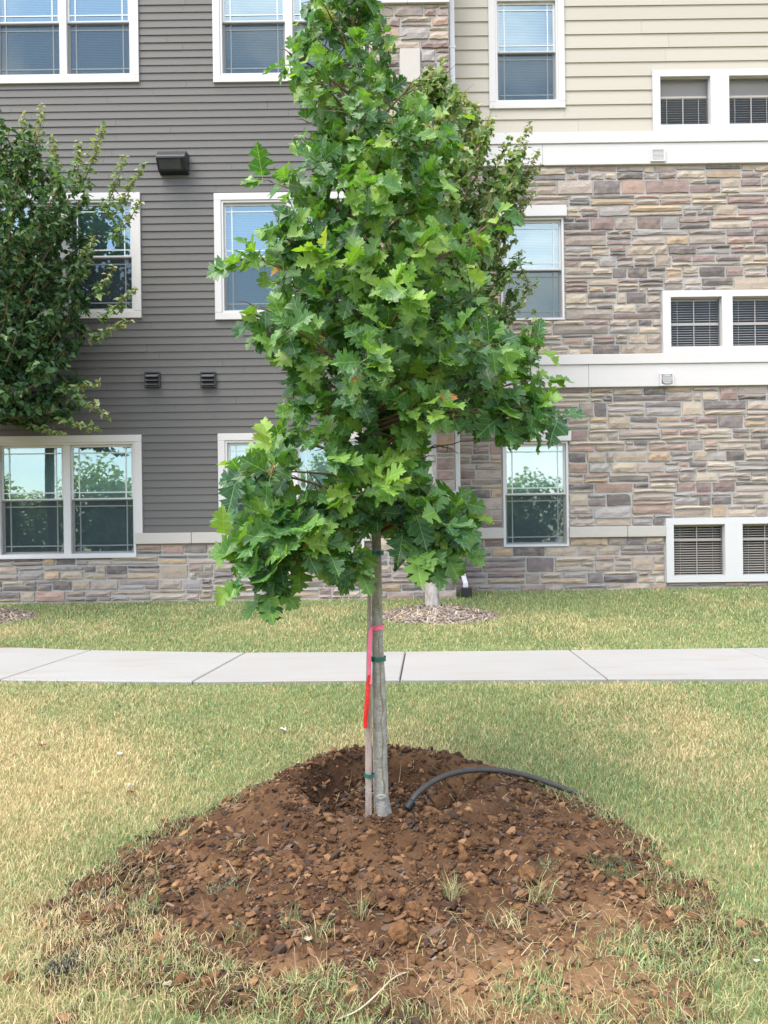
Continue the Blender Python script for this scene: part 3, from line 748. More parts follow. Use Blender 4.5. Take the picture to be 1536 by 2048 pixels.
dsb(MB().box(pe.x - .055, pe.y - .07, pe.z - .13, pe.x + .085, pe.y + .06, pe.z + .012), 'drain_boot', MAT['black'], bevel=.015)
for z in (1.2, 3.6, 6.0, 8.2): dsb(MB().box(dx - dw - .012, dyy - dd - .003, z, dx + dw + .012, dyy + dd + .05, z + .03), 'strap', MAT['gutter'])
print('stones', len(stones))
# ------------------------------------------------------------------ trees
_half = [(0, 0), (.045, .06), (.15, .11), (.31, .18), (.25, .225), (.28, .285), (.125, .315), (.23, .36), (.35, .40), (.46, .48), (.37, .505), (.40, .60), (.28, .585),
         (.15, .605), (.25, .67), (.37, .77), (.27, .785), (.245, .86), (.10, .835), (.145, .915), (.07, .925), (0, 1.0)]
_sin = [0, 6, 13, 18, 21]; _mid = [0, .24, .52, .78, 1.0]
def oak_leaf_geo(r):
    V, Fs, UV = [], [], []
    fold, droop, wave, tw = r.uniform(.10, .50), r.uniform(.0, .50), r.uniform(.02, .08), r.uniform(-.12, .12); wm = r.uniform(.88, 1.12); ph = r.uniform(0, 6)
    lob = [r.uniform(.86, 1.12) for _ in range(8)]
    def P(u, v):
        z = fold * abs(u) - droop * v * v + wave * math.sin(ph + 9 * v + 5 * u) + tw * u * v * 2; V.append((u, v, z)); UV.append((u, v)); return len(V) - 1
    mids = [P(0, m) for m in _mid]
    for sgn in (-1, 1):
        idx = [None] * len(_half)
        for k, (u, v) in enumerate(_half):
            if k == 0: idx[k] = mids[0]
            elif k == len(_half) - 1: idx[k] = mids[-1]
            else: idx[k] = P(sgn * u * wm * lob[(k // 6) + (4 if sgn > 0 else 0)], v + r.uniform(-.012, .012))
        for q in range(4):
            a, b = _sin[q], _sin[q + 1]; loop = [mids[q]] + [i for i in idx[a:b + 1] if i not in (mids[q], mids[q + 1])] + [mids[q + 1]]
            Fs.append(tuple(loop) if sgn > 0 else tuple(loop[::-1]))
    a = len(V)
    for u, v, z in ((-.009, -.2, .03), (.009, -.2, .03), (.009, .02, .004), (-.009, .02, .004)): V.append((u, v, z)); UV.append((0, 0))
    Fs.append((a, a + 1, a + 2, a + 3))
    return np.array(V), Fs, np.array(UV)
def maple_leaf_geo(r):
    H = [(.02, .0), (.26, .08), (.5, .42), (.27, .47), (.25, .68), (.0, 1.0)]; fold, droop = r.uniform(.1, .5), r.uniform(.1, .5)
    V = []; Fs = []
    f = lambda u, v: (u, v, fold * abs(u) - droop * v * v)
    for sg in (-1, 1):
        n = len(V); V.append(f(0, 0)); V += [f(sg * u, v) for u, v in H[1:]]; k = tuple(range(n, len(V))); Fs.append(k if sg > 0 else k[::-1])
    return np.array(V), Fs, np.array([(v[0], v[1]) for v in V])
def geo_mesh(name, V, Fs, UV, tint, mat):
    me = bpy.data.meshes.new(name); me.from_pydata([tuple(v) for v in V], [], Fs); me.update(); me.materials.append(mat)
    uvl = me.uv_layers.new(name='uv'); li = np.empty(len(me.loops), np.int32); me.loops.foreach_get('vertex_index', li); uvl.data.foreach_set('uv', UV[li].astype(np.float32).ravel())
    set_attr(me, 'tint', np.full(len(V), tint)); return me
def leaf_cloud(name, items, geos, mat, parent, origin):         # many leaves joined in one mesh; items: (pos, dir, normal, size, tint)
    Vs, lo, cn, UVs, T = [], [], [], [], []; n = 0
    for k, (p, d, nm, sz, t) in enumerate(items):
        V, Fs, UV = geos[k % len(geos)]
        d = d / np.linalg.norm(d); x = np.cross(d, nm); x /= max(1e-6, np.linalg.norm(x)); z = np.cross(x, d)
        W = p - origin + sz * (V[:, :1] * x + V[:, 1:2] * d + V[:, 2:3] * z); Vs.append(W); UVs.append(UV); T.append(np.full(len(V), t))
        for f in Fs: lo.extend([i + n for i in f]); cn.append(len(f))
        n += len(V)
    V = np.concatenate(Vs); UV = np.concatenate(UVs); T = np.concatenate(T)
    me = np_mesh(name, V, lo, cn, {'tint': T}, smooth=True); me.materials.append(mat)
    uvl = me.uv_layers.new(name='uv'); li = np.empty(len(me.loops), np.int32); me.loops.foreach_get('vertex_index', li); uvl.data.foreach_set('uv', UV[li].astype(np.float32).ravel())
    return link(name, me, parent)
def bez(a, b, c, n): return [a.lerp(b, t).lerp(b.lerp(c, t), t) for t in [k / n for k in range(n + 1)]]
def npv(v): return np.array((v.x, v.y, v.z))
def profile(rows, Y):                                            # outline rows (photo row, left, right) -> widths in the tree's own plane
    z = [at((l + r) / 2, y, Y).z for y, l, r in rows]; lx = [at(l, y, Y).x for y, l, r in rows]; rx = [at(r, y, Y).x for y, l, r in rows]
    o = np.argsort(z); z = np.array(z)[o]; lx = np.array(lx)[o]; rx = np.array(rx)[o]
    return lambda q: (float(np.interp(q, z, lx)), float(np.interp(q, z, rx))), z[0], z[-1]

# --- the young oak in the mound
def young_oak():
    r = random.Random(5); Y = TY
    root = empty('oak_tree', gvec(TX, TY)); tag(root, 'young staked oak with broad lobed green leaves planted in the soil mound', 'tree'); O = Vector(root.location); On = npv(O)
    tr = [(767, 1652, 46), (766, 1640, 41), (763, 1612, 34), (761, 1560, 31), (760, 1500, 31), (760, 1440, 31), (758.5, 1390, 30), (757, 1340, 27), (755, 1290, 24), (754, 1200, 22.5), (753, 1100, 20.5), (750, 1000, 19), (748, 900, 17.5),
          (745, 800, 16), (742, 700, 15), (738, 600, 13.5), (733, 500, 12), (727, 400, 10.5), (720, 300, 8.5), (712, 200, 6.5), (705, 100, 5), (700, 0, 3.5), (697, -60, 2)]
    pts = [at(x, y, Y) + Vector((0, .006 * math.sin(y * .013), 0)) for x, y, w in tr]; rad = [w / 2.12 * Y / F for x, y, w in tr]
    # smooth interpolation and small swellings
    zz = [p.z for p in pts]; P2, R2 = [], []
    for k in range(140):
        z = zz[0] + (zz[-1] - zz[0]) * k / 139; P2.append(Vector((float(np.interp(z, zz, [p.x for p in pts])), float(np.interp(z, zz, [p.y for p in pts])), z)) - O)
        q = float(np.interp(z, zz, rad)); R2.append(q * (1 + .045 * (mnoise.noise(Vector((0, 3, z * 9)))) + .03 * mnoise.noise(Vector((5, 3, z * 31)))))
    mb = MB().tube(P2, R2, 18)
    V = []
    for (x, y, z) in mb.v:                                        # flutes at the root flare and bark lumps
        k = max(0, 1 - (z - P2[0].z) / .16); c = Vector((float(np.interp(z, [p.z for p in P2], [p.x for p in P2])), float(np.interp(z, [p.z for p in P2], [p.y for p in P2]))))
        d = Vector((x - c.x, y - c.y)); a = math.atan2(d.y, d.x); s = 1 + .22 * k * math.sin(3 * a + 1.2) + .06 * mnoise.noise(Vector((math.cos(a) * 2, math.sin(a) * 2, z * 14)))
        V.append((c.x + d.x * s, c.y + d.y * s, z))
    mb.v = V; mb.build('trunk', MAT['oak_bark'], root, smooth=True)
    sc = MB()                                                     # brown scar up the bark
    prev = None
    for k in range(30):
        z = P2[0].z + .16 + k * .028; c = Vector((float(np.interp(z, [p.z for p in P2], [p.x for p in P2])), float(np.interp(z, [p.z for p in P2], [p.y for p in P2])), z)); q = float(np.interp(z, [p.z for p in P2], R2))
        a = -1.25 + .16 * math.sin(k * .9) + .1 * r.uniform(-1, 1); w = r.uniform(.03, .13)
        pr = [c + Vector((math.cos(t) * q * 1.035, math.sin(t) * q * 1.035, 0)) for t in (a - w, a + w)]
        if prev: sc.add([prev[0], prev[1], pr[1], pr[0]], [(0, 1, 2, 3)])
        prev = pr
    sc.build('bark_scar', MAT['scar'], root)
    for (kx, ky, ks) in ((757, 1270, 5), (762, 1590, 6), (752, 1180, 5), (764, 1395, 4), (750, 1128, 5)):     # healed branch scars
        c = at(kx, ky, TY) - O; q = float(np.interp(c.z, [p.z for p in P2], R2)); s = ks * TY / F; k = MB()
        for j, (ra, of) in enumerate(((1.5, -.35), (1.15, .12), (.7, .22), (.35, .05))):
            for t in range(10): k.v.append((c.x + math.cos(t * .628) * s * ra * 1.3, c.y - q * .93 - s * of, c.z + math.sin(t * .628) * s * ra * .75))
        for j in range(3):
            for t in range(10): k.f.append((10 * j + t, 10 * j + (t + 1) % 10, 10 * j + 10 + (t + 1) % 10, 10 * j + 10 + t))
        k.f.append(tuple(range(30, 40))); k.build('knot', MAT['oak_bark'], root, smooth=True)
    rows = [(-60, 655, 735), (-20, 630, 755), (30, 605, 765), (80, 583, 775), (130, 572, 800), (190, 584, 830), (240, 612, 900), (290, 600, 925), (340, 570, 905), (380, 580, 900), (430, 560, 940), (480, 490, 985), (530, 470, 990), (580, 500, 970),
            (630, 475, 975), (690, 478, 1060), (740, 545, 1110), (790, 580, 1130), (840, 545, 1120), (880, 515, 985), (930, 455, 890), (980, 452, 905), (1030, 470, 935), (1080, 438, 960), (1130, 440, 945), (1160, 445, 900), (1200, 455, 600), (1225, 470, 560)]
    prof, zlo, zhi = profile(rows, Y)
    trunk_x = lambda z: float(np.interp(z, zz, [p.x for p in pts]))
    leaves = []
    gaps = [rect(850, 862, 900, 960, Y), rect(728, 1072, 792, 1330, Y), rect(585, 895, 655, 985, Y), rect(880, 870, 980, 1000, Y), rect(580, 1130, 700, 1230, Y), rect(830, 1115, 960, 1240, Y), rect(1000, 560, 1140, 650, Y), rect(470, 560, 545, 625, Y), rect(470, 710, 560, 800, Y), rect(480, 395, 560, 450, Y)]
    def in_gap(p):
        s = Y / p[1]; x = p[0] * s; z = CAMZ + (p[2] - CAMZ) * s
        l, q = prof(z)
        if not (l - .015 < x < q + .015): return True
        return any(g[0] < x < g[2] and g[1] < z < g[3] for g in gaps)
    btint = [0.0]
    def spray(base, axis, length, nleaf, mb, big=1.0, force=False):
        axis = axis.normalized(); tip = base + axis * length; mb.tube([base - O, base.lerp(tip, .5) - O + Vector((0, 0, .01)), tip - O], [.0032, .0025, .0018], 5)
        for k in range(nleaf):
            t = 1 if k < nleaf * .55 else r.uniform(.15, .95)
            p = base.lerp(tip, t); rv = Vector((r.gauss(0, 1), r.gauss(0, 1), r.gauss(0, 1))).normalized()
            d = (axis * .55 + rv * .85 + Vector((0, -.12, -.22))).normalized()
            nm = (Vector((0, -.6, .65)) + Vector((p.x - trunk_x(p.z), p.y - TY, 0)).normalized() * .45 + Vector((r.gauss(0, .4), r.gauss(0, .4), r.gauss(0, .4)))).normalized()
            sz = r.uniform(.072, .134) * big * (.84 if p.z > 2.9 else 1.08 if p.z < 1.7 else 1.0); q = p + d * sz * .22
            c = q + d * sz * .55
            if not force and in_gap(npv(c)): continue
            if not force and in_gap(npv(q + d * sz * .95)) and r.random() < .8: continue
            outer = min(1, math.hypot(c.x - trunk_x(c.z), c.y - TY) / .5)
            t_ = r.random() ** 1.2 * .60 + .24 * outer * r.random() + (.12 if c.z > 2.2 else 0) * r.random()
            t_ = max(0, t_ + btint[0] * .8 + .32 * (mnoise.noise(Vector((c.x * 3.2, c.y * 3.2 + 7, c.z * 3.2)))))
            if t_ > .9: t_ = r.uniform(.7, .9)
            if r.random() < .03: t_ = r.uniform(.82, .93)
            if r.random() < .004: t_ = 1.0; sz *= .8
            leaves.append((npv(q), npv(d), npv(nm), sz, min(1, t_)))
    zs_start = at(753, 1085, Y).z; ztop = at(700, -50, Y).z; N = 76
    for i in range(N):
        f = (i + .5) / N; z = zs_start + (ztop - zs_start) * f; l, q = prof(z); phi = i * 2.39996 + .6
        cx = trunk_x(z); cs, sn = math.cos(phi), math.sin(phi)
        ex = (q - cx) if cs > 0 else (cx - l); dy = min(.62, .42 * (q - l)); k = r.uniform(.72, .97)
        end = Vector((cx + ex * cs * k, TY + dy * sn * k, z)); hor = math.hypot(end.x - cx, end.y - TY)
        up = (.25 + .45 * f) * hor; zst = max(z - up, zs_start - .02) if f > .10 else zs_start + .03 + f
        st = Vector((trunk_x(zst), TY, zst)); mid = st.lerp(end, .5) + Vector((0, 0, .10 * hor + (.10 if f < .12 else 0)))
        path = bez(st, mid, end, 8); mb = MB(); r0 = .0045 + .011 * hor * (1 - .4 * f)
        mb.tube([p - O for p in path], [r0 * (1 - .78 * k2 / 8) + .0012 for k2 in range(9)], 6)
        btint[0] = r.uniform(-.12, .14)
        ns = max(4, int(hor / .055))
        for s in range(ns):
            t = .16 + .84 * (s + r.random() * .6) / ns; t = min(t, 1); j = int(min(7, t * 8)); base = path[j].lerp(path[j + 1], min(1, t * 8 - j)); tan = (path[j + 1] - path[j]).normalized()
            side = Vector((r.gauss(0, 1), r.gauss(0, 1), r.gauss(.1, .6))).normalized(); ax = (tan * .7 + side * .8).normalized()
            spray(base, ax, r.uniform(.05, .16), r.choice((5, 6, 7)), mb, .8 if f > .8 else 1)
        spray(path[-1], (path[-1] - path[-2]).normalized(), r.uniform(.04, .09), 7, mb)
        mb.build('branch', MAT['twig'], root, smooth=True)
    # the sprays that stand out of the outline, each a branch of its own
    for (px, py, dpt, bx, by, n, spread) in [(545, 365, 3.7, 640, 420, 4, .10), (512, 515, 3.55, 650, 600, 8, .15), (515, 660, 3.6, 640, 720, 8, .15), (560, 470, 3.6, 660, 560, 6, .12), (498, 945, 3.5, 700, 960, 9, .16), (490, 1065, 3.45, 700, 1030, 10, .18), (500, 1130, 3.4, 700, 1040, 11, .18),
                                 (525, 1170, 3.4, 690, 1040, 9, .14), (570, 1130, 3.42, 690, 1040, 8, .14), (590, 1080, 3.4, 700, 1040, 8, .16), (1055, 705, 3.75, 900, 800, 8, .14), (1045, 815, 3.6, 860, 840, 10, .17), (1095, 820, 3.65, 880, 830, 6, .11), (1070, 760, 3.7, 880, 820, 7, .13), (1000, 830, 3.6, 860, 830, 6, .12), (985, 440, 3.85, 880, 560, 5, .12),
                                 (590, 125, 3.8, 690, 200, 4, .07), (900, 1050, 3.6, 790, 1020, 8, .15), (865, 1100, 3.55, 790, 1040, 9, .12), (915, 1085, 3.6, 790, 1030, 7, .12), (820, 1090, 3.5, 780, 1040, 7, .10), (705, 1120, 3.55, 740, 1050, 7, .11), (660, 1100, 3.5, 740, 1040, 6, .10), (905, 1010, 3.7, 790, 990, 7, .13), (900, 265, 3.9, 800, 400, 6, .13), (620, 70, 3.8, 700, 150, 4, .09), (725, 10, 3.8, 703, 60, 5, .09), (670, 30, 3.75, 703, 110, 6, .09)]:
        e = at(px, py, dpt); b = at(bx, by, 3.74); tz = b.z; st = Vector((trunk_x(min(max(tz - .05, zs_start), ztop)), TY, min(max(tz - .05, zs_start), ztop))); mb = MB()
        path = bez(st, b + Vector((0, 0, .06)), e, 8); mb.tube([p - O for p in path], [.009 - .0008 * k for k in range(9)], 6)
        for k in range(n // 2 + 1):
            t = 1 - .32 * k / (n // 2 + 1); j = min(7, int(t * 8)); base = path[j].lerp(path[j + 1], t * 8 - j)
            ax = ((path[j + 1] - path[j]).normalized() + Vector((r.gauss(0, .7), r.gauss(0, .7), r.gauss(0, .5)))); spray(base, ax, r.uniform(.04, spread * .6), 4, mb, 1.12, True)
        mb.build('branch', MAT['twig'], root, smooth=True)
    # which leaves show: rough painter's count in the picture plane
    pr = np.array([(CX + F * p[0] / p[1], CY - F * (p[2] - CAMZ) / p[1], p[1]) for p, d, n, s, t in [(l[0] + l[1] * l[3] * .5, 0, 0, 0, 0) for l in leaves]])
    vis = []
    for i in range(len(leaves)):
        dd = np.hypot(pr[:, 0] - pr[i, 0], pr[:, 1] - pr[i, 1]); vis.append(np.sum((dd < 26) & (pr[:, 2] < pr[i, 2] - .01)))
    face = np.array([abs(l[2][1]) for l in leaves]); size = np.array([l[3] for l in leaves]) / pr[:, 2]
    score = np.array(vis) * 1.0 - size * 30 - face * .5; order = np.argsort(score); chosen = set(order[:300].tolist())
    lr = random.Random(3); geos = [oak_leaf_geo(lr) for _ in range(20)]; var = {}
    for i in sorted(chosen):
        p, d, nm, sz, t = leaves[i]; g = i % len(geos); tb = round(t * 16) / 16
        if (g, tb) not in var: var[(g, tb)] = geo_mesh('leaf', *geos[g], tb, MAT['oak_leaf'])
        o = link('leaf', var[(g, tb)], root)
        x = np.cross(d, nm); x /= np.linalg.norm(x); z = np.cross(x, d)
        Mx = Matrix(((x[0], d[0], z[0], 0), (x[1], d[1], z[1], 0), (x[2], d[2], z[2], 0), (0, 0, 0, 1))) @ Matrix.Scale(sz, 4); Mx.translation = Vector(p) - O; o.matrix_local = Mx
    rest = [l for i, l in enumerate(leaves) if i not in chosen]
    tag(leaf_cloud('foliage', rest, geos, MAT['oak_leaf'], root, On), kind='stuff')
    print('oak leaves', len(leaves))
    return root
young_oak()

# --- the two maples by the wall
def maple(px, py, rows, label, seed, nbr, tint0, trunk_px, lsz=1.0):
    r = random.Random(seed); base = px if isinstance(px, Vector) else ground_at(px, py); Y = base.y
    root = empty('maple_tree', base); tag(root, label, 'tree', 'maples along the wall'); O = Vector(base); On = npv(O); prof, zlo, zhi = profile(rows, Y)
    z0 = base.z; fork = zlo + .28
    tp = [Vector((0, 0, -.06)), Vector((0, 0, .03)), Vector((-.005, 0, .12)), Vector((-.01, 0, .6)), Vector((.0, 0, 1.3)), Vector((.01, 0, fork - z0))]
    w = trunk_px / 2 * Y / F
    MB().tube([tp[0].lerp(tp[1], .5)] + tp[1:], [w * 2.1, w * 1.75, w * 1.25, w * 1.02, w * .95, w * .9], 14).build('trunk', MAT['maple_bark'], root, smooth=True)
    leaves = []; fk = O + tp[-1]; top = Vector(((prof(zhi - .1)[0] + prof(zhi - .1)[1]) / 2, Y, zhi - .15))
    lead = bez(fk, fk.lerp(top, .5) + Vector((.08, 0, 0)), top, 12); MB().tube([p - O for p in lead], [w * .85 * (1 - k / 13) + .004 for k in range(13)], 8).build('leader', MAT['maple_bark'], root, smooth=True)
    for i in range(nbr):
        f = (i + .3) / nbr; z = zlo + .12 + (zhi - zlo - .1) * f; l, q = prof(z); phi = i * 2.39996 + seed; cs, sn = math.cos(phi), math.sin(phi)
        c = (l + q) / 2; hw = (q - l) / 2; k = r.uniform(.7, .99); dep = min(hw, 1.35)
        end = Vector((c + hw * cs * k, Y + dep * .85 * sn * k, z)); hor = math.hypot(end.x - c, end.y - Y)
        zs_ = max(fork - .1, z - (.9 + .3 * r.random()) * hor); t0 = max(0, min(1, (zs_ - fk.z) / max(.1, top.z - fk.z))); st = lead[int(t0 * 12)]
        mid = st.lerp(end, .5) + Vector(((end.x - st.x) * .12, (end.y - st.y) * .12, -.10 * hor)); path = bez(st, mid, end, 8); mb = MB()
        r0 = .006 + .012 * hor; mb.tube([p - O for p in path], [r0 * (1 - .8 * k2 / 8) + .002 for k2 in range(9)], 5)
        ns = max(7, int(hor / .05) + 5)
        for s in range(ns):
            t = .12 + .88 * (s + r.random()) / ns; t = min(t, .999); j = int(t * 8); b = path[j].lerp(path[j + 1], t * 8 - j); tan = (path[j + 1] - path[j]).normalized()
            ax = (tan * .6 + Vector((r.gauss(0, .8), r.gauss(0, .8), abs(r.gauss(.45, .4))))).normalized(); ln = r.uniform(.10, .34); tip = b + ax * ln
            if r.random() < .5: mb.tube([b - O, tip - O], [.004, .002], 4, False)
            for u in range(r.choice((7, 8, 10))):
                p = b.lerp(tip, r.uniform(.1, 1.05)); d = Vector((r.gauss(0, .7), r.gauss(0, .7), r.gauss(-.35, .5))).normalized(); nm = Vector((r.gauss(0, .5), -.5 + r.gauss(0, .5), .7 + r.gauss(0, .4))).normalized(); sz = r.uniform(.07, .118) * lsz
                pc = p + d * sz * .5; s_ = Y / pc.y; X = pc.x * s_; Z = CAMZ + (pc.z - CAMZ) * s_; l2, q2 = prof(Z)
                if not (l2 - .03 < X < q2 + .03): continue
                o_ = min(1, abs((X - (l2 + q2) / 2) / max(.1, (q2 - l2) / 2))); hz = (Z - zlo) / (zhi - zlo)
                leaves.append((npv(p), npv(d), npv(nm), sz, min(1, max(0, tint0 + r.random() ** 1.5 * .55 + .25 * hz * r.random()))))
        mb.build('branch', MAT['twig'], root, smooth=True)
    # upright leafy shoots above the outline
    lr = random.Random(seed); geos = [maple_leaf_geo(lr) for _ in range(8)]
    return root, leaves, geos, O, On, Y, r
def shoots(tree, lst):
    root, leaves, geos, O, On, Y, r = tree
    for (ax_, ay, bx, by, w) in lst:
        a, b = at(ax_, ay, Y - .1), at(bx, by, Y - .1); mb = MB().tube([a - O, a.lerp(b, .5) - O + Vector((.03, 0, 0)), b - O], [.008, .005, .002], 5)
        n = int((b - a).length / .0075)
        for k in range(n):
            t = k / n; p = a.lerp(b, t) + Vector((r.gauss(0, .045), r.gauss(0, .045), 0)) * (1.1 - t); d = Vector((r.gauss(0, 1), r.gauss(0, 1), r.gauss(-.1, .6))).normalized(); sz = r.uniform(.055, .10) * (1 - .35 * t)
            leaves.append((npv(p + d * .03 * r.random()), npv(d), npv(Vector((r.gauss(0, .5), -.5, .7)).normalized()), sz, min(1, .45 + .6 * r.random() * (0.5 + t))))
        mb.build('branch', MAT['twig'], root, smooth=True)
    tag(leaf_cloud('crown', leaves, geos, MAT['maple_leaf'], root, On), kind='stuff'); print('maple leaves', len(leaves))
rows2 = [(150, 845, 885), (200, 790, 930), (250, 740, 990), (300, 715, 1040), (350, 700, 1065), (420, 690, 1065), (500, 690, 1040), (560, 700, 1045), (620, 700, 1065), (680, 700, 1085), (730, 705, 1060), (780, 720, 1000), (830, 740, 960), (865, 790, 930)]
t2 = maple(866, 1227, rows2, 'maple with pale gray trunk in a mulch ring behind the oak', 4, 112, 0.36, 24)
shoots(t2, [(1000, 370, 1062, 245, 1), (1010, 420, 1075, 300, 1), (1010, 470, 1050, 400, 1), (960, 330, 985, 230, 1), (1030, 400, 1080, 330, 1), (1020, 380, 1055, 285, 1), (985, 350, 1020, 270, 1), (930, 300, 955, 205, 1), (1030, 450, 1065, 380, 1), (900, 260, 930, 185, 1), (1035, 520, 1060, 590, 1), (1040, 680, 1090, 690, 1), (860, 230, 868, 150, 1), (1010, 640, 1075, 560, 1), (1030, 720, 1085, 640, 1), (1000, 560, 1045, 500, 1)])
rows3 = [(275, -60, 60), (320, -120, 110), (360, -180, 175), (400, -220, 215), (450, -250, 205), (500, -280, 180), (550, -290, 185), (600, -300, 205), (650, -300, 200), (700, -290, 150), (750, -270, 160), (800, -240, 180), (845, -180, 170), (870, -90, 120)]
b3 = ground_at(30, 1236); b3 = gvec((-45 - CX) / F * b3.y, b3.y)
t3 = maple(b3, None, rows3, 'dark bushy maple at the photo edge in front of the gray siding', 9, 112, 0.0, 24, .88)
shoots(t3, [(60, 330, 85, 208, 1), (40, 330, 48, 225, 1), (110, 350, 105, 270, 1), (160, 380, 210, 248, 1), (150, 370, 158, 280, 1), (210, 420, 250, 310, 1), (220, 440, 290, 325, 1), (225, 480, 282, 400, 1), (10, 340, 5, 260, 1), (190, 600, 228, 530, 1), (200, 640, 272, 575, 1), (180, 680, 262, 640, 1), (150, 790, 218, 835, 1), (120, 780, 200, 765, 1), (120, 840, 200, 860, 1), (60, 850, 130, 868, 1), (150, 560, 190, 470, 1)])

# --- the wood across the street: stands behind the viewer, shows in the panes
def far_wood():
    r = random.Random(8); items = []; lr = random.Random(2); geos = [(np.array([(0, 0, 0), (.42, .5, .15), (0, 1, -.2), (-.42, .5, .15)]), [(0, 1, 2, 3)], np.zeros((4, 2)))]; tk = MB()
    for i in range(27):
        x = -38 + i * 3.0 + r.uniform(-1.2, 1.2); y = -34 - r.uniform(0, 12); h = r.uniform(5.0, 9.0); w = r.uniform(2.4, 3.8)
        tk.tube([(x, y, -1), (x, y, h * .6)], [.22, .1], 7)
        for k in range(2300):
            u = Vector((r.gauss(0, 1), r.gauss(0, 1), r.gauss(0, 1))).normalized() * r.uniform(.2, 1) ** .5; bl = 1 + .25 * mnoise.noise(Vector((u.x * 2 + i, u.y * 2, u.z * 2)))
            p = Vector((x + u.x * w * bl, y + u.y * w * bl, h * .55 + u.z * h * .5 * bl - .6)); d = Vector((r.gauss(0, 1), r.gauss(0, 1), r.gauss(-.2, .6))).normalized()
            items.append((npv(p), npv(d), npv((u + Vector((0, 0, .5))).normalized()), r.uniform(.25, .5), r.random()))
    o = leaf_cloud('far_wood', items, geos, MAT['far_leaf'], None, np.zeros(3)); tag(o, 'row of leafy trees mirrored in the low window panes', 'wood', kind='stuff')
    tk.build('trunks', MAT['twig'], o)
far_wood()

# ------------------------------------------------------------------ stake, ties, ribbon, hose
def th(name, mb, mat, label, cat, origin, group=None, smooth=False, bevel=0):
    o_ = Vector(origin); mb.v = [(x - o_.x, y - o_.y, z - o_.z) for x, y, z in mb.v]; o = mb.build(name, mat, None, smooth, bevel); o.location = o_; return tag(o, label, cat, group)
sy = TY - .045
sp = [at(737, 1643, sy), at(737, 1540, sy), at(737.5, 1400, sy + .004), at(738, 1300, sy + .01), at(739, 1180, sy + .014), at(740, 1100, sy + .018)]
sp[0].z = float(gz(np.array([sp[0].x]), np.array([sp[0].y]))[0]) - .05
mb = MB(); ws = [13, 13, 12, 9.5, 7, 6]
for i, p in enumerate(sp):
    w = ws[i] / 2 * sy / F; mb.v += [(p.x - w, p.y - w * .8, p.z), (p.x + w, p.y - w, p.z), (p.x + w * .95, p.y + w, p.z), (p.x - w, p.y + w * .9, p.z)]
for i in range(5):
    for k in range(4): mb.f.append((4 * i + k, 4 * i + (k + 1) % 4, 4 * i + 4 + (k + 1) % 4, 4 * i + 4 + k))
mb.f += [(3, 2, 1, 0), (20, 21, 22, 23)]
th('wooden_stake', mb, MAT['stake'], 'thin weathered wooden stake standing beside the oak trunk', 'stake', sp[0], bevel=.002)
def tie(cx, py, w, h, label, dy=0, tail=None, yc=TY, ay=None):
    c = at(cx, py, yc); a = w / 2 * yc / F * 1.13; b = (ay or a / 1.13) * 1.13; mb = MB(); n = 22; hh = h / 2 * yc / F; vs = []
    for k in range(n):
        t = 2 * math.pi * k / n; j = .0012 * math.sin(5 * t)
        for rr, s in ((1, -1), (1.0, 1), (.93, 1), (.93, -1)): vs.append((c.x + math.cos(t) * a * rr, c.y + dy + math.sin(t) * b * rr, c.z + s * hh + j))
    fs = [(4 * k + q, 4 * ((k + 1) % n) + q, 4 * ((k + 1) % n) + (q + 1) % 4, 4 * k + (q + 1) % 4) for k in range(n) for q in range(4)]
    mb.add(vs, fs)
    if tail:
        e = [at(x, y, yc - .04) for x, y in tail]
        for p, q in zip(e, e[1:]): mb.add([p + Vector((0, 0, hh * .7)), q + Vector((0, 0, hh * .5)), q - Vector((0, 0, hh * .5)), p - Vector((0, 0, hh * .7))], [(0, 1, 2, 3)])
    return th('tree_tie', mb, MAT['tie'], label, 'tree tie', c, 'green ties on the trunk and stake')
tie(750, 1106, 31, 8, 'green plastic tie under the lowest leaves of the oak trunk', -.006, [(738, 1105), (730, 1104)])
tie(755.5, 1317, 29, 9, 'green plastic tie round the bare trunk below the pink ribbon')
tie(738.5, 1550, 17, 7, 'green plastic tie round the foot of the wooden stake', 0, [(732, 1549), (727, 1551)], sy, .0205)
# flagging ribbon: a loop round the trunk and two hanging tails
c = at(754.5, 1254, TY); rr = 14.3 * TY / F; mb = MB(); n = 24; vs = []
for k in range(n):
    t = 2 * math.pi * k / n
    for s in (-1, 1): vs.append((c.x + math.cos(t) * rr, c.y - .003 + math.sin(t) * rr, c.z + s * .0105 + .004 * math.sin(t + 1)))
mb.add(vs, [(2 * k, 2 * ((k + 1) % n), 2 * ((k + 1) % n) + 1, 2 * k + 1) for k in range(n)])
def strip(pl, yy, ws, fold=.004):
    m = MB(); 
    for i, ((x, y), w) in enumerate(zip(pl, ws)):
        p = at(x, y, yy + fold * math.sin(i * 1.7)); h = w / 2 * yy / F; m.v += [(p.x - h, p.y + .003 * (i % 2), p.z), (p.x, p.y - .003, p.z), (p.x + h, p.y + .002, p.z)]
    for i in range(len(pl) - 1):
        for k in (0, 1): m.f.append((3 * i + k, 3 * i + k + 1, 3 * i + 4 + k, 3 * i + 3 + k))
    return m
rb = th('flagging_ribbon', mb, MAT['pink'], 'pink ribbon knotted round the oak trunk with a red tail', 'ribbon', c)
def rbp(m, name, mat): m.v = [(x - c.x, y - c.y, z - c.z) for x, y, z in m.v]; m.build(name, mat, rb)
rbp(strip([(767, 1249), (760, 1251), (750, 1252.5), (743, 1254)], TY - .045, [5, 8, 7, 6]), 'knot', MAT['pink'])
rbp(strip([(744, 1253), (741, 1262), (740, 1285), (739, 1310), (738, 1335), (738.5, 1352), (741, 1368)], TY - .068, [6, 8, 8.5, 8, 7.5, 9, 7]), 'tail', MAT['pink'])
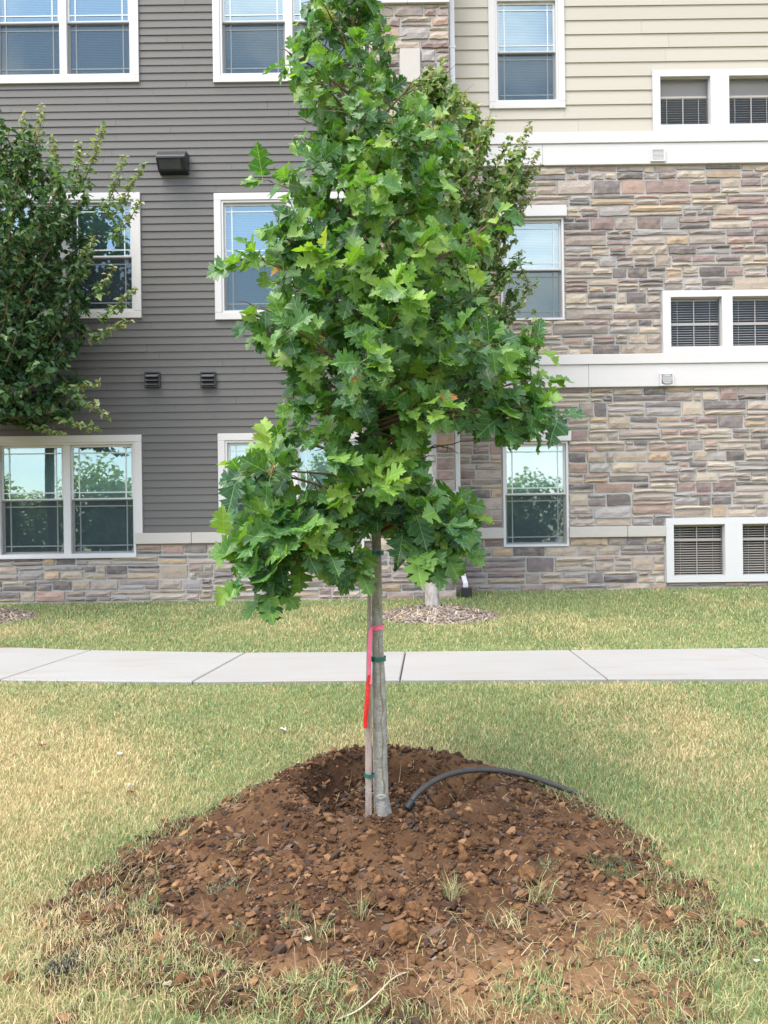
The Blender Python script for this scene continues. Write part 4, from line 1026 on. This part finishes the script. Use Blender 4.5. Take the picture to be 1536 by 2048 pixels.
rbp(strip([(738, 1350), (736, 1370), (735, 1395), (732.5, 1420), (731, 1440), (730.5, 1456)], TY - .074, [5, 9, 9.5, 9, 8.5, 8]), 'tail', MAT['red'])
# drip hose
g0 = gvec(at(815, 1618, 3.72).x, 3.72); ge = ground_at(1166, 1596)
hp = [at(817, 1613, 3.72), at(836, 1586, 3.76), at(868, 1562, 3.82), at(908, 1546, 3.88), at(955, 1539.5, 3.93), at(1005, 1542, 3.97), at(1060, 1553.5, ge.y + .02), at(1112, 1571, ge.y + .01), at(1166, 1594, ge.y)]
hp.append(hp[-1] + (hp[-1] - hp[-2]) * .5 + Vector((0, 0, -.05)))
def catmull(P, n):
    out = []
    Q = [P[0] * 2 - P[1]] + P + [P[-1] * 2 - P[-2]]
    for i in range(1, len(Q) - 2):
        for k in range(n):
            t = k / n; a, b, c_, d = Q[i - 1:i + 3]; out.append(.5 * ((2 * b) + (c_ - a) * t + (2 * a - 5 * b + 4 * c_ - d) * t * t + (3 * b - a - 3 * c_ + d) * t ** 3))
    return out + [P[-1]]
hpts = catmull(hp, 8)
hose = th('drip_hose', MB().tube(hpts, .0145, 12), MAT['hose'], 'black rubber hose arching from the hollow over the mound into the grass', 'hose', hp[0], None, True)
dr = (hp[0] - hp[1]).normalized(); e0 = hp[0] - hpts[0] * 0
MB().tube([dr * -.028, dr * .012, dr * .016], [.0205, .0205, .015], 14).build('end_cap', MAT['black'], hose, smooth=False)
MB().tube([dr * -.034, dr * -.028], [.017, .0215], 14).build('collar', MAT['black'], hose)

# ------------------------------------------------------------------ clods, crumbs, chips
def ico(sub):
    bm = bmesh.new(); bmesh.ops.create_icosphere(bm, subdivisions=sub, radius=1); V = np.array([v.co[:] for v in bm.verts]); Fs = np.array([[v.index for v in f.verts] for f in bm.faces]); bm.free(); return V, Fs
def clod_mesh(seed, sub, rough=.28):
    V, Fs = ico(sub); r = random.Random(seed); off = Vector((r.uniform(-50, 50), r.uniform(-50, 50), 0)); W = []
    sc = (1, r.uniform(.7, 1), r.uniform(.6, .85))
    for v in V:
        n = Vector(v); d = 1 + rough * 1.5 * mnoise.noise(n * 1.1 + off) + rough * .8 * mnoise.noise(n * 2.7 + off) + rough * .35 * mnoise.noise(n * 6 + off)
        W.append(tuple(n[i] * d * sc[i] for i in range(3)))
    me = bpy.data.meshes.new('soil_clod'); me.from_pydata(W, [], Fs.tolist()); me.update(); me.materials.append(MAT['clod']); return me
big = [clod_mesh(100 + k, 3) for k in range(7)]; small = [clod_mesh(200 + k, 2, .34) for k in range(10)]
named = [(804, 1863, 52, 'largest rounded orange brown clod low on the front of the mound'), (829, 1819, 44, 'rough clod just above the largest orange clod on the mound'), (885, 1601, 44, 'big orange clod beside the hose end in the hollow'),
         (1057, 1748, 52, 'pale angular clod on the right slope of the mound'), (1096, 1643, 27, 'round clod below the arch of the hose'), (698, 1738, 34, 'upright clod on the front slope below the stake'),
         (1037, 1817, 27, 'small clod standing alone below the pale angular clod'), (475, 1727, 27, 'smooth tan clod on the left slope of the mound'), (613, 1948, 28, 'dark gray brown block of soil near the bottom edge'),
         (365, 1957, 34, 'reddish clod on the front left fringe, nearer the charred weed'), (424, 1962, 34, 'reddish clod on the front left fringe, nearer the middle'), (170, 1842, 36, 'flattened soil lump lying in the grass left of the mound'),
         (24, 1955, 32, 'soil lump in the grass at the left edge of the photo'), (943, 1683, 30, 'long tan clod right of the trunk on the front slope')]
others = [(790, 1812, 30), (928, 1717, 26), (1020, 1778, 22), (808, 1785, 27), (364, 1780, 24), (413, 1763, 18), (585, 1752, 22), (515, 1855, 22), (640, 1820, 18), (862, 1832, 24), (884, 1838, 18), (1222, 1850, 26), (1332, 1857, 26), (1250, 1808, 20), (1308, 1836, 24),
          (680, 1776, 28), (738, 1800, 34), (715, 1692, 18), (330, 1642, 22), (400, 1640, 24), (970, 1850, 18), (900, 1705, 18), (985, 1735, 20), (960, 1790, 18), (720, 1705, 16), (560, 1720, 16), (602, 1735, 18), (660, 1740, 16), (640, 1700, 15), (570, 1785, 16), (495, 1810, 16), (1190, 1650, 18), (1130, 1665, 18)]
cr = random.Random(41)
def put_clod(px, py, size, label, grp):
    p = ground_at(px, py + size * .3); s = size / 2 * p.y / F; me = cr.choice(big) if size >= 24 else cr.choice(small)
    o = link('soil_clod', me); k = s / 1.05; o.scale = (k * cr.uniform(.95, 1.15), k, k * cr.uniform(.9, 1.15)); o.rotation_euler = (cr.uniform(-.5, .5), cr.uniform(-.5, .5), cr.uniform(0, 6.28)); o.location = p + Vector((0, 0, s * .42)); tag(o, label, 'soil clod', grp); return o
for x, y, s, l in named: put_clod(x, y, s, l, 'soil clods on the mound')
def clod_zone(x, y, size='small'):
    if math.hypot(x / .45, (y - 3.9) / .42) < 1.0: w = 'inside the hollow round the trunk'
    elif y > 3.75: w = 'on the far left shoulder of the mound' if x < 0 else 'on the far right shoulder of the mound, under the hose'
    elif y > 3.1: w = 'on the left slope of the mound' if x < -.3 else 'on the right slope of the mound' if x > .3 else 'on the slope right in front of the trunk'
    elif y > 2.75: w = 'low on the left side of the mound front' if x < -.3 else 'low on the right side of the mound front' if x > .3 else 'low on the middle of the mound front'
    else: w = 'in the scattered soil at the lower left' if x < 0 else 'in the scattered soil at the lower right'
    return size + ' brown soil clod ' + w
for x, y, s in others: q_ = ground_at(x, y); put_clod(x, y, s * .95, clod_zone(q_.x, q_.y, 'medium'), 'soil clods on the mound')
for i in range(190):
    for _ in range(40):
        x, y = cr.uniform(-1.2, 1.2), cr.uniform(2.35, 4.5)
        m = float(mound_mask(np.array([x]), np.array([y]))[0])
        e = math.hypot(x / .45, (y - 3.9) / .42)
        w = .9 if y < 3.4 else .35
        if e < .75: w = .12
        if m > .03 and cr.random() < w: break
    p = gvec(x, y); s = min(.027, .0125 * math.exp(cr.gauss(.1, .4))); o = link('soil_clod', cr.choice(small)); o.scale = (s * 1.15, s, s); o.rotation_euler = (cr.uniform(-1, 1), cr.uniform(-1, 1), cr.uniform(0, 6.28)); o.location = p + Vector((0, 0, s * .45)); tag(o, clod_zone(x, y), 'soil clod', 'soil clods on the mound')

def scatter_rocks(name, n, seed, smin, smax, region, col_f, flat=.75, sub=1):
    g = np.random.default_rng(seed); V0, F0 = ico(sub) if sub else (np.array([(1, 0, 0), (-1, 0, 0), (0, 1, 0), (0, -1, 0), (0, 0, 1), (0, 0, -1)], float), np.array([(0, 2, 4), (2, 1, 4), (1, 3, 4), (3, 0, 4), (2, 0, 5), (1, 2, 5), (3, 1, 5), (0, 3, 5)]))
    x = g.uniform(region[0], region[1], n * 3); y = g.uniform(region[2], region[3], n * 3); m = mound_mask(x, y) + .12 * (g.random(n * 3) - .5)
    keep = (m > -.015) & (g.random(n * 3) < (.35 + .65 * ss(.0, .15, m))); x, y = x[keep][:n], y[keep][:n]; n = len(x); z = gz(x, y)
    s = smin * np.exp(g.random(n) ** 3.2 * math.log(smax / smin)); a = g.uniform(0, 6.28, n)
    jit = 1 + g.uniform(-.42, .42, (n, len(V0))); P = V0[None] * jit[:, :, None]; P = P * np.stack([np.ones(n) * g.uniform(.8, 1.4, n), g.uniform(.7, 1.1, n), flat * g.uniform(.6, 1.1, n)], 1)[:, None, :]
    ca, sa = np.cos(a)[:, None], np.sin(a)[:, None]; t = g.uniform(-.6, .6, n)[:, None]; X = P[:, :, 0] * ca - P[:, :, 1] * sa; Y = P[:, :, 0] * sa + P[:, :, 1] * ca; Z = P[:, :, 2] + X * t
    W = np.stack([X * s[:, None] + x[:, None], Y * s[:, None] + y[:, None], Z * s[:, None] + (z + s * .3)[:, None]], 2)
    lo = (F0[None] + (np.arange(n) * len(V0))[:, None, None]).reshape(-1); C = np.repeat(col_f(g, n, x, y), len(V0), 0)
    me = np_mesh(name, W.reshape(-1, 3), lo, np.full(n * len(F0), 3), {'col': C}); me.materials.append(MAT['attr']); return link(name, me)
def soil_cols(g, n, x, y):
    pal = np.array([(.056, .030, .018), (.096, .052, .029), (.145, .079, .042), (.24, .135, .070), (.055, .038, .03), (.13, .088, .064)]); w = np.array([.24, .28, .22, .10, .10, .06]); C = pal[g.choice(6, n, p=w)]; dq = (.7 * dry_soil(x, y))[:, None]; return (C * (1 - dq) + np.array((.25, .15, .08)) * dq) * g.uniform(.8, 1.2, (n, 1))
tag(scatter_rocks('soil_crumbs', 19000, 1, .0036, .024, (-1.45, 1.45, 2.05, 4.65), soil_cols), 'loose crumbs of brown soil covering the mound', 'soil', kind='stuff')
tag(scatter_rocks('soil_grains', 30000, 2, .0022, .006, (-1.45, 1.45, 2.05, 4.65), soil_cols, .8, 0), 'fine grains of brown soil between the crumbs', 'soil', kind='stuff')
def chips(name, n, seed, sampler, cols, lmin, lmax, wf, mat, lift=.004, tiltmax=.35):
    g = np.random.default_rng(seed); x, y = sampler(g, n); n = len(x); z = gz(x, y); L_ = g.uniform(lmin, lmax, n); W_ = L_ * g.uniform(*wf, n); T_ = W_ * .35
    B = np.array([(-1, -1, -1), (1, -.7, -1), (1, 1, -1), (-1, .8, -1), (-1, -1, 1), (1, -.7, 1), (1, 1, 1), (-1, .8, 1)]) * .5
    P = B[None] * np.stack([L_, W_, T_], 1)[:, None]; a = g.uniform(0, 6.28, n); b = g.uniform(-tiltmax, tiltmax, n); X = P[..., 0] * np.cos(b)[:, None] - P[..., 2] * np.sin(b)[:, None]; Z = P[..., 0] * np.sin(b)[:, None] + P[..., 2] * np.cos(b)[:, None]; Y = P[..., 1]
    W = np.stack([X * np.cos(a)[:, None] - Y * np.sin(a)[:, None] + x[:, None], X * np.sin(a)[:, None] + Y * np.cos(a)[:, None] + y[:, None], Z + (z + lift + L_ * np.abs(np.sin(b)) * .3)[:, None]], 2)
    F0 = np.array([(0, 3, 2, 1), (4, 5, 6, 7), (0, 1, 5, 4), (1, 2, 6, 5), (2, 3, 7, 6), (3, 0, 4, 7)]); lo = (F0[None] + (np.arange(n) * 8)[:, None, None]).reshape(-1)
    pal = np.array([c for c, w in cols]); w = np.array([w for c, w in cols], float); C = pal[g.choice(len(pal), n, p=w / w.sum())] * g.uniform(.75, 1.25, (n, 1))
    me = np_mesh(name, W.reshape(-1, 3), lo, np.full(n * 6, 4), {'col': np.repeat(C, 8, 0)}); me.materials.append(mat); return link(name, me)
def mound_sampler(front):
    def f(g, n):
        x = g.uniform(-1.4, 1.4, n * 4); y = g.uniform(2.1, 4.5, n * 4); m = mound_mask(x, y); e = np.hypot(x / .45, (y - 3.9) / .42); k = (m > .02) & (g.random(n * 4) < np.where(e > 1.5, 1.0, .35)); return x[k][:n], y[k][:n]
    return f
tag(chips('bark_chips', 1500, 5, mound_sampler(1), [((.075, .045, .03), 4), ((.12, .075, .05), 3), ((.05, .038, .032), 3), ((.20, .14, .10), 1.2), ((.16, .13, .11), 1)], .012, .035, (.25, .5), MAT['attr']), 'dark bark chips mixed into the soil of the mound', 'bark chips', kind='stuff')

# mulch rings of the maples
def ring(center, rx, ry, label, seed):
    def zf(x, y):
        e = np.hypot((x - center.x) / rx, (y - center.y) / ry) + .16 * (fbm(x * 4, y * 4, seed, 3) - .5); return base_z(x, y) + .10 * (1 - ss(.15, 1.02, e)) - .03 * ss(.92, 1.1, e)
    xs = np.arange(center.x - rx * 1.25, center.x + rx * 1.25, .03); ys = np.arange(center.y - ry * 1.25, center.y + ry * 1.25, .03)
    o = link('mulch_ring', grid_mesh('mulch_ring', xs, ys, zf), None, MULCH); tag(o, label, 'mulch', kind='stuff')
    def smp(g, n):
        t = g.uniform(0, 6.28, n); q = np.sqrt(g.random(n)) * (.98 + .14 * (g.random(n) - .5)); return center.x + rx * q * np.cos(t), center.y + ry * q * np.sin(t)
    c = chips('shreds', 3600, seed, smp, [((.36, .31, .27), 4), ((.27, .22, .19), 3), ((.45, .40, .35), 2), ((.17, .13, .11), 2), ((.42, .33, .20), 1.5)], .03, .11, (.08, .2), MAT['attr'], .0, .5)
    V = np.empty(len(c.data.vertices) * 3, np.float32); c.data.vertices.foreach_get('co', V); V = V.reshape(-1, 3); V[:, 2] += (zf(V[:, 0].astype(float), V[:, 1].astype(float)) - base_z(V[:, 0].astype(float), V[:, 1].astype(float))) ; c.data.vertices.foreach_set('co', V.ravel()); c.parent = o; c['kind'] = 'stuff'
MULCH = M_soil('old_mulch', (.12, .09, .075), (.21, .165, .14), (.30, .25, .21), 9)
c2 = ground_at(872, 1232); RING2 = (c2, .83, .52); ring(c2, .83, .52, 'ring of faded gray brown mulch round the maple behind the oak', 61)
c3 = Vector((b3.x - .02, b3.y, b3.z)); RING3 = (c3, .78, .5); ring(c3, .78, .5, 'ring of faded mulch round the maple at the photo edge', 63)

# ------------------------------------------------------------------ grass
def blob(x, y, cx, cy, rx, ry): return np.exp(-(((x - cx) / rx) ** 2 + ((y - cy) / ry) ** 2))
def dryness(x, y):
    n = fbm(x * 1.1, y * 1.1, 71, 4); n2 = fbm(x * 3.4, y * 3.4, 77, 3)
    d = .25 + 1.5 * (n - .5) + .9 * (n2 - .5)
    d += .8 * blob(x, y, -1.9, 4.1, .9, 1.0) + .35 * blob(x, y, -1.55, 3.2, .5, .6) + .3 * blob(x, y, -2.6, 5.4, .9, .6) + .25 * blob(x, y, -1.3, 2.4, .5, .4) + .22 * blob(x, y, 1.6, 4.9, .9, .6)
    d -= .55 * blob(x, y, 1.05, 4.05, .5, .35) + .5 * blob(x, y, -.75, 4.55, .55, .3) + .4 * blob(x, y, -1.2, 3.6, .3, .3) + .4 * blob(x, y, 1.25, 3.1, .35, .5) + .3 * blob(x, y, -.5, 2.2, .6, .25) + .25 * blob(x, y, .5, 8.1, 6, .35) + .3 * blob(x, y, 1.2, 10.9, 2.2, .5)
    d += .12 * blob(x, y, -.5, 9.3, 4, .7) - .16 * ss(7, 7.6, y)
    return np.clip(d, .06, .95)
def walk_in(x, y):
    yn = np.interp(x, near_w[:, 0], near_w[:, 1]); yf = np.interp(x, far_w[:, 0], far_w[:, 1]); return (y > yn + .004) & (y < yf - .004)
def blades(name, x, y, g, hmin, hmax, wid, C, lean=(.2, 1.1), segs=2):
    n = len(x); z = gz(x, y) - .004; h = g.uniform(hmin, hmax, n); a = g.uniform(0, 6.283, n); ln = g.uniform(lean[0], lean[1], n); w = wid * g.uniform(.7, 1.3, n)
    d = np.stack([np.cos(a), np.sin(a), 0 * a], 1); b = a + g.uniform(-1.2, 1.2, n) + 1.57; s = np.stack([np.cos(b), np.sin(b), 0 * b], 1) * (w / 2)[:, None]; U = np.array([0, 0, 1.0])
    p0 = np.stack([x, y, z], 1); t1 = ln * .55; t2 = np.minimum(ln * 1.35, 1.75)
    p1 = p0 + (d * np.sin(t1)[:, None] + U * np.cos(t1)[:, None]) * (h * .5)[:, None]; p2 = p1 + (d * np.sin(t2)[:, None] + U * np.cos(t2)[:, None]) * (h * .5)[:, None]
    V = np.stack([p0 - s, p0 + s, p1 - s * .85, p1 + s * .85, p2], 1).reshape(-1, 3); k = np.arange(n) * 5
    lo = np.stack([k, k + 1, k + 3, k + 2, k + 2, k + 3, k + 4], 1).ravel(); cn = np.tile([4, 3], n)
    me = np_mesh(name, V, lo, cn, {'col': np.repeat(C, 5, 0)}); me.materials.append(MAT['blade']); return me
STRAW = np.array([(.66, .54, .31), (.58, .46, .25), (.72, .61, .38), (.46, .36, .20)]); GREEN = np.array([(.19, .28, .11), (.14, .23, .09), (.24, .33, .13), (.20, .30, .15)]); PALE = np.array([(.40, .42, .18), (.33, .38, .16), (.46, .45, .22)])
def grass_cols(g, n, dry):
    u = g.random(n); C = PALE[g.integers(0, 3, n)].copy(); k1 = u < dry * .78; C[k1] = STRAW[g.integers(0, 4, k1.sum())]; k2 = u > 1 - (1 - dry) * .62; C[k2] = GREEN[g.integers(0, 4, k2.sum())]; return C * g.uniform(.85, 1.25, (n, 1))
def lawn_patch(y0, y1, dens, hmin, hmax, wid, seed):
    g = np.random.default_rng(seed); hw = .52 * y1 + 1.7; n = int((y1 - y0) * 2 * hw * dens); x = g.uniform(-hw, hw, n); y = g.uniform(y0, y1, n); keep = (np.abs(x) < .52 * y + 1.7) & (g.random(n) < np.where(np.abs(x) < .52 * y + .3, 1.0, .42))
    m = mound_mask(x, y) - .05 + .30 * (g.random(n) - .5) + .18 * (fbm(x * 7, y * 7, 91, 3) - .5); front = (ss(2.95, 2.4, y) * .30 + .06 * ss(-.55, -.95, x)) * (fbm(x * 4, y * 4, 93, 2) > .5)
    keep &= (m < .0 + front); keep &= ~walk_in(x, y + g.uniform(-.035, .035, n))
    for cc, rx, ry in (RING2, RING3): keep &= (np.hypot((x - cc.x) / rx, (y - cc.y) / ry) > .9 + .25 * g.random(n))
    keep &= ~((x > XC) & (y > YR - .03)); keep &= ~((x <= XC) & (y > YG - .08))
    clump = fbm(x * 9, y * 9, 95, 2); keep &= g.random(n) < .45 + .9 * clump
    x, y = x[keep], y[keep]; d = dryness(x, y); hh = .75 + .7 * fbm(x * 2.5, y * 2.5, 97, 3)
    o = link('grass', blades('grass', x, y, g, hmin, hmax, wid, grass_cols(g, len(x), d))); return o, len(x)
tot = 0
for i, a in enumerate([(1.75, 3.0, 19000, .025, .065, .0029, 11), (3.0, 4.4, 16000, .024, .056, .0031, 12), (4.4, 6.6, 11500, .024, .052, .0040, 13), (7.6, 9.3, 4600, .03, .065, .006, 14), (9.3, 11.62, 3600, .03, .065, .007, 15)]):
    o, n = lawn_patch(*a); tot += n
    o.name = 'grass'; tag(o, ['patchy grass at the feet of the viewer round the mound front', 'patchy grass left and right of the soil mound', 'patchy dry grass between the mound and the sidewalk', 'grass strip just beyond the sidewalk', 'grass along the foot of the building'][i], 'grass', kind='stuff')
print('blades', tot)
# straw lying on the soil
def straw(n, seed):
    g = np.random.default_rng(seed); x = g.uniform(-1.5, 1.5, n * 5); y = g.uniform(2.0, 4.6, n * 5); m = mound_mask(x, y); w = np.where(m > .25, .10, 1.0) * (m > -.1) * (m < .7); w = w * np.where(y < 2.9, 1.4, .6) + .8 * blob(x, y, .55, 2.55, .5, .3) * (m > -.1); k = g.random(n * 5) < w * .6; x, y = x[k][:n], y[k][:n]
    n = len(x); C = STRAW[g.integers(0, 4, n)] * g.uniform(.5, .9, (n, 1)); gr = g.random(n) < .22; C[gr] = PALE[g.integers(0, 3, gr.sum())]
    me = blades('dry_straw', x, y, g, .04, .14, .0024, C, (1.05, 1.5)); V = np.empty(len(me.vertices) * 3, np.float32); me.vertices.foreach_get('co', V); V = V.reshape(-1, 3); V[:, 2] = np.maximum(V[:, 2], gz(V[:, 0].astype(float), V[:, 1].astype(float)) + .003) + .006; me.vertices.foreach_set('co', V.ravel()); return link('dry_straw', me)
tag(straw(2600, 31), 'dry grass stems strewn over the soil', 'straw', kind='stuff')
# separate clumps that grow or lie on the mound
def clump(px, py, n, rad, hmin, hmax, dry, label, dark=None, lean=(.1, 1.1), wid=.003, name='grass_clump', cat='grass clump'):
    p = ground_at(px, py); g = np.random.default_rng(int(px * 7 + py)); t = g.uniform(0, 6.28, n); q = rad * np.sqrt(g.random(n)); x, y = p.x + q * np.cos(t), p.y + q * np.sin(t)
    C = .72 * grass_cols(g, n, np.full(n, dry)) if dark is None else np.array(dark)[None] * g.uniform(.6, 1.5, (n, 1))
    me = blades(name, x, y, g, hmin, hmax, wid, C, lean); V = np.empty(len(me.vertices) * 3, np.float32); me.vertices.foreach_get('co', V); V = V.reshape(-1, 3) - np.array([p.x, p.y, p.z]); me.vertices.foreach_set('co', V.astype(np.float32).ravel())
    o = link(name, me); o.location = p; tag(o, label, cat, 'clumps on and round the mound')
clump(905, 1800, 110, .035, .06, .13, .72, 'pulled up pale grass tuft lying on the mound front', None, (.2, 1.0))
clump(445, 1778, 120, .075, .02, .06, 0, 'gray green low weed on the left slope of the mound', (.20, .23, .15), (.5, 1.4))
clump(725, 1838, 36, .03, .06, .14, .35, 'thin upright grass sprouting below the upright clod'); clump(575, 1850, 34, .05, .04, .09, .2, 'few green blades in the front left soil')
clump(1075, 1800, 60, .05, .06, .15, .6, 'loose pale grass stems below the angular clod', None, (.4, 1.3)); clump(1100, 1735, 70, .05, .02, .06, .1, 'gray green sprig beside the pale angular clod', (.17, .22, .12), (.4, 1.4))
clump(1225, 1740, 190, .10, .03, .08, .1, 'dark green weed patch on the right fringe of the mound', (.10, .16, .07), (.3, 1.3)); clump(295, 1825, 90, .07, .04, .10, .12, 'green tuft on the left fringe of the mound')
clump(480, 1885, 46, .06, .04, .10, .3, 'sparse grass between the crumbs at the front left'); clump(138, 1935, 420, .075, .03, .065, 0, 'charred black gray weed tuft in the grass front left', (.035, .035, .042), (.5, 1.5), .0035)
clump(1010, 1850, 50, .05, .05, .12, .75, 'dry grass wisps right of the largest clod', None, (.5, 1.4)); clump(640, 1880, 50, .06, .05, .13, .6, 'bent pale grass stems in the soil front centre', None, (.6, 1.4)); clump(470, 1700, 30, .05, .04, .10, .8, 'dry wisps on the left shoulder of the mound', None, (.8, 1.5))
# one long pale runner at the bottom
rp = [ground_at(x, y) + Vector((0, 0, .008 + .02 * math.sin(k * .8))) for k, (x, y) in enumerate([(672, 2046), (715, 2038), (750, 2012), (785, 1972), (815, 1950), (862, 1934), (905, 1926)])]
th('dry_runner', MB().tube(catmull(rp, 5), .0028, 6), MAT['straw_plain'] if 'straw_plain' in MAT else M_plain('runner', (.40, .35, .25), .7), 'long pale grass runner curling over the soil at the bottom', 'grass stem', rp[0], None, True)
# scraps of litter
def scrap(px, py, size, label, mat='paper'):
    p = ground_at(px, py); s = size / 2 * p.y / F; r = random.Random(int(px)); mb = MB(); n = 4
    for j in range(n):
        for i in range(n): mb.v.append(((i / (n - 1) - .5) * 2 * s * r.uniform(.8, 1.1), (j / (n - 1) - .5) * 1.6 * s * r.uniform(.8, 1.1), s * (.55 + r.uniform(-.35, .45)) + .02))
    for j in range(n - 1):
        for i in range(n - 1): k = j * n + i; mb.f.append((k, k + 1, k + n + 1, k + n))
    o = mb.build('litter_scrap', MAT[mat]); o.location = p; m = o.modifiers.new('thick', 'SOLIDIFY'); m.thickness = .0015; tag(o, label, 'litter', 'scraps on the lawn')
MAT['tan_scrap'] = M_plain('tan_scrap', (.34, .28, .20), .8, .2, 50); MAT['leaf_litter'] = M_plain('dead_leaf', (.30, .17, .085), .8, .3, 50); MAT['leaf_red'] = M_plain('dead_leaf_red', (.16, .045, .03), .8, .3, 50)
scrap(566, 1468, 14, 'white crumpled scrap on the lawn left of the trunk'); scrap(241, 1516, 11, 'tiny white scrap on the dry lawn far left of the trunk'); scrap(262, 1578, 10, 'tiny white scrap beside a dead red leaf left of the mound')
scrap(262, 1594, 15, 'dead dark red leaf on the lawn left of the mound', 'leaf_red'); scrap(1335, 1735, 12, 'small tan dead leaf on the grass right of the mound', 'leaf_litter'); scrap(1514, 1936, 13, 'white scrap in the grass at the lower right edge')
scrap(616, 1893, 15, 'pale tan flat scrap on the soil at the front', 'tan_scrap'); scrap(335, 1985, 17, 'pale tan flat scrap in the grass below the reddish clods', 'tan_scrap'); scrap(85, 1500, 13, 'dark dead leaf on the dry lawn far left', 'leaf_red')
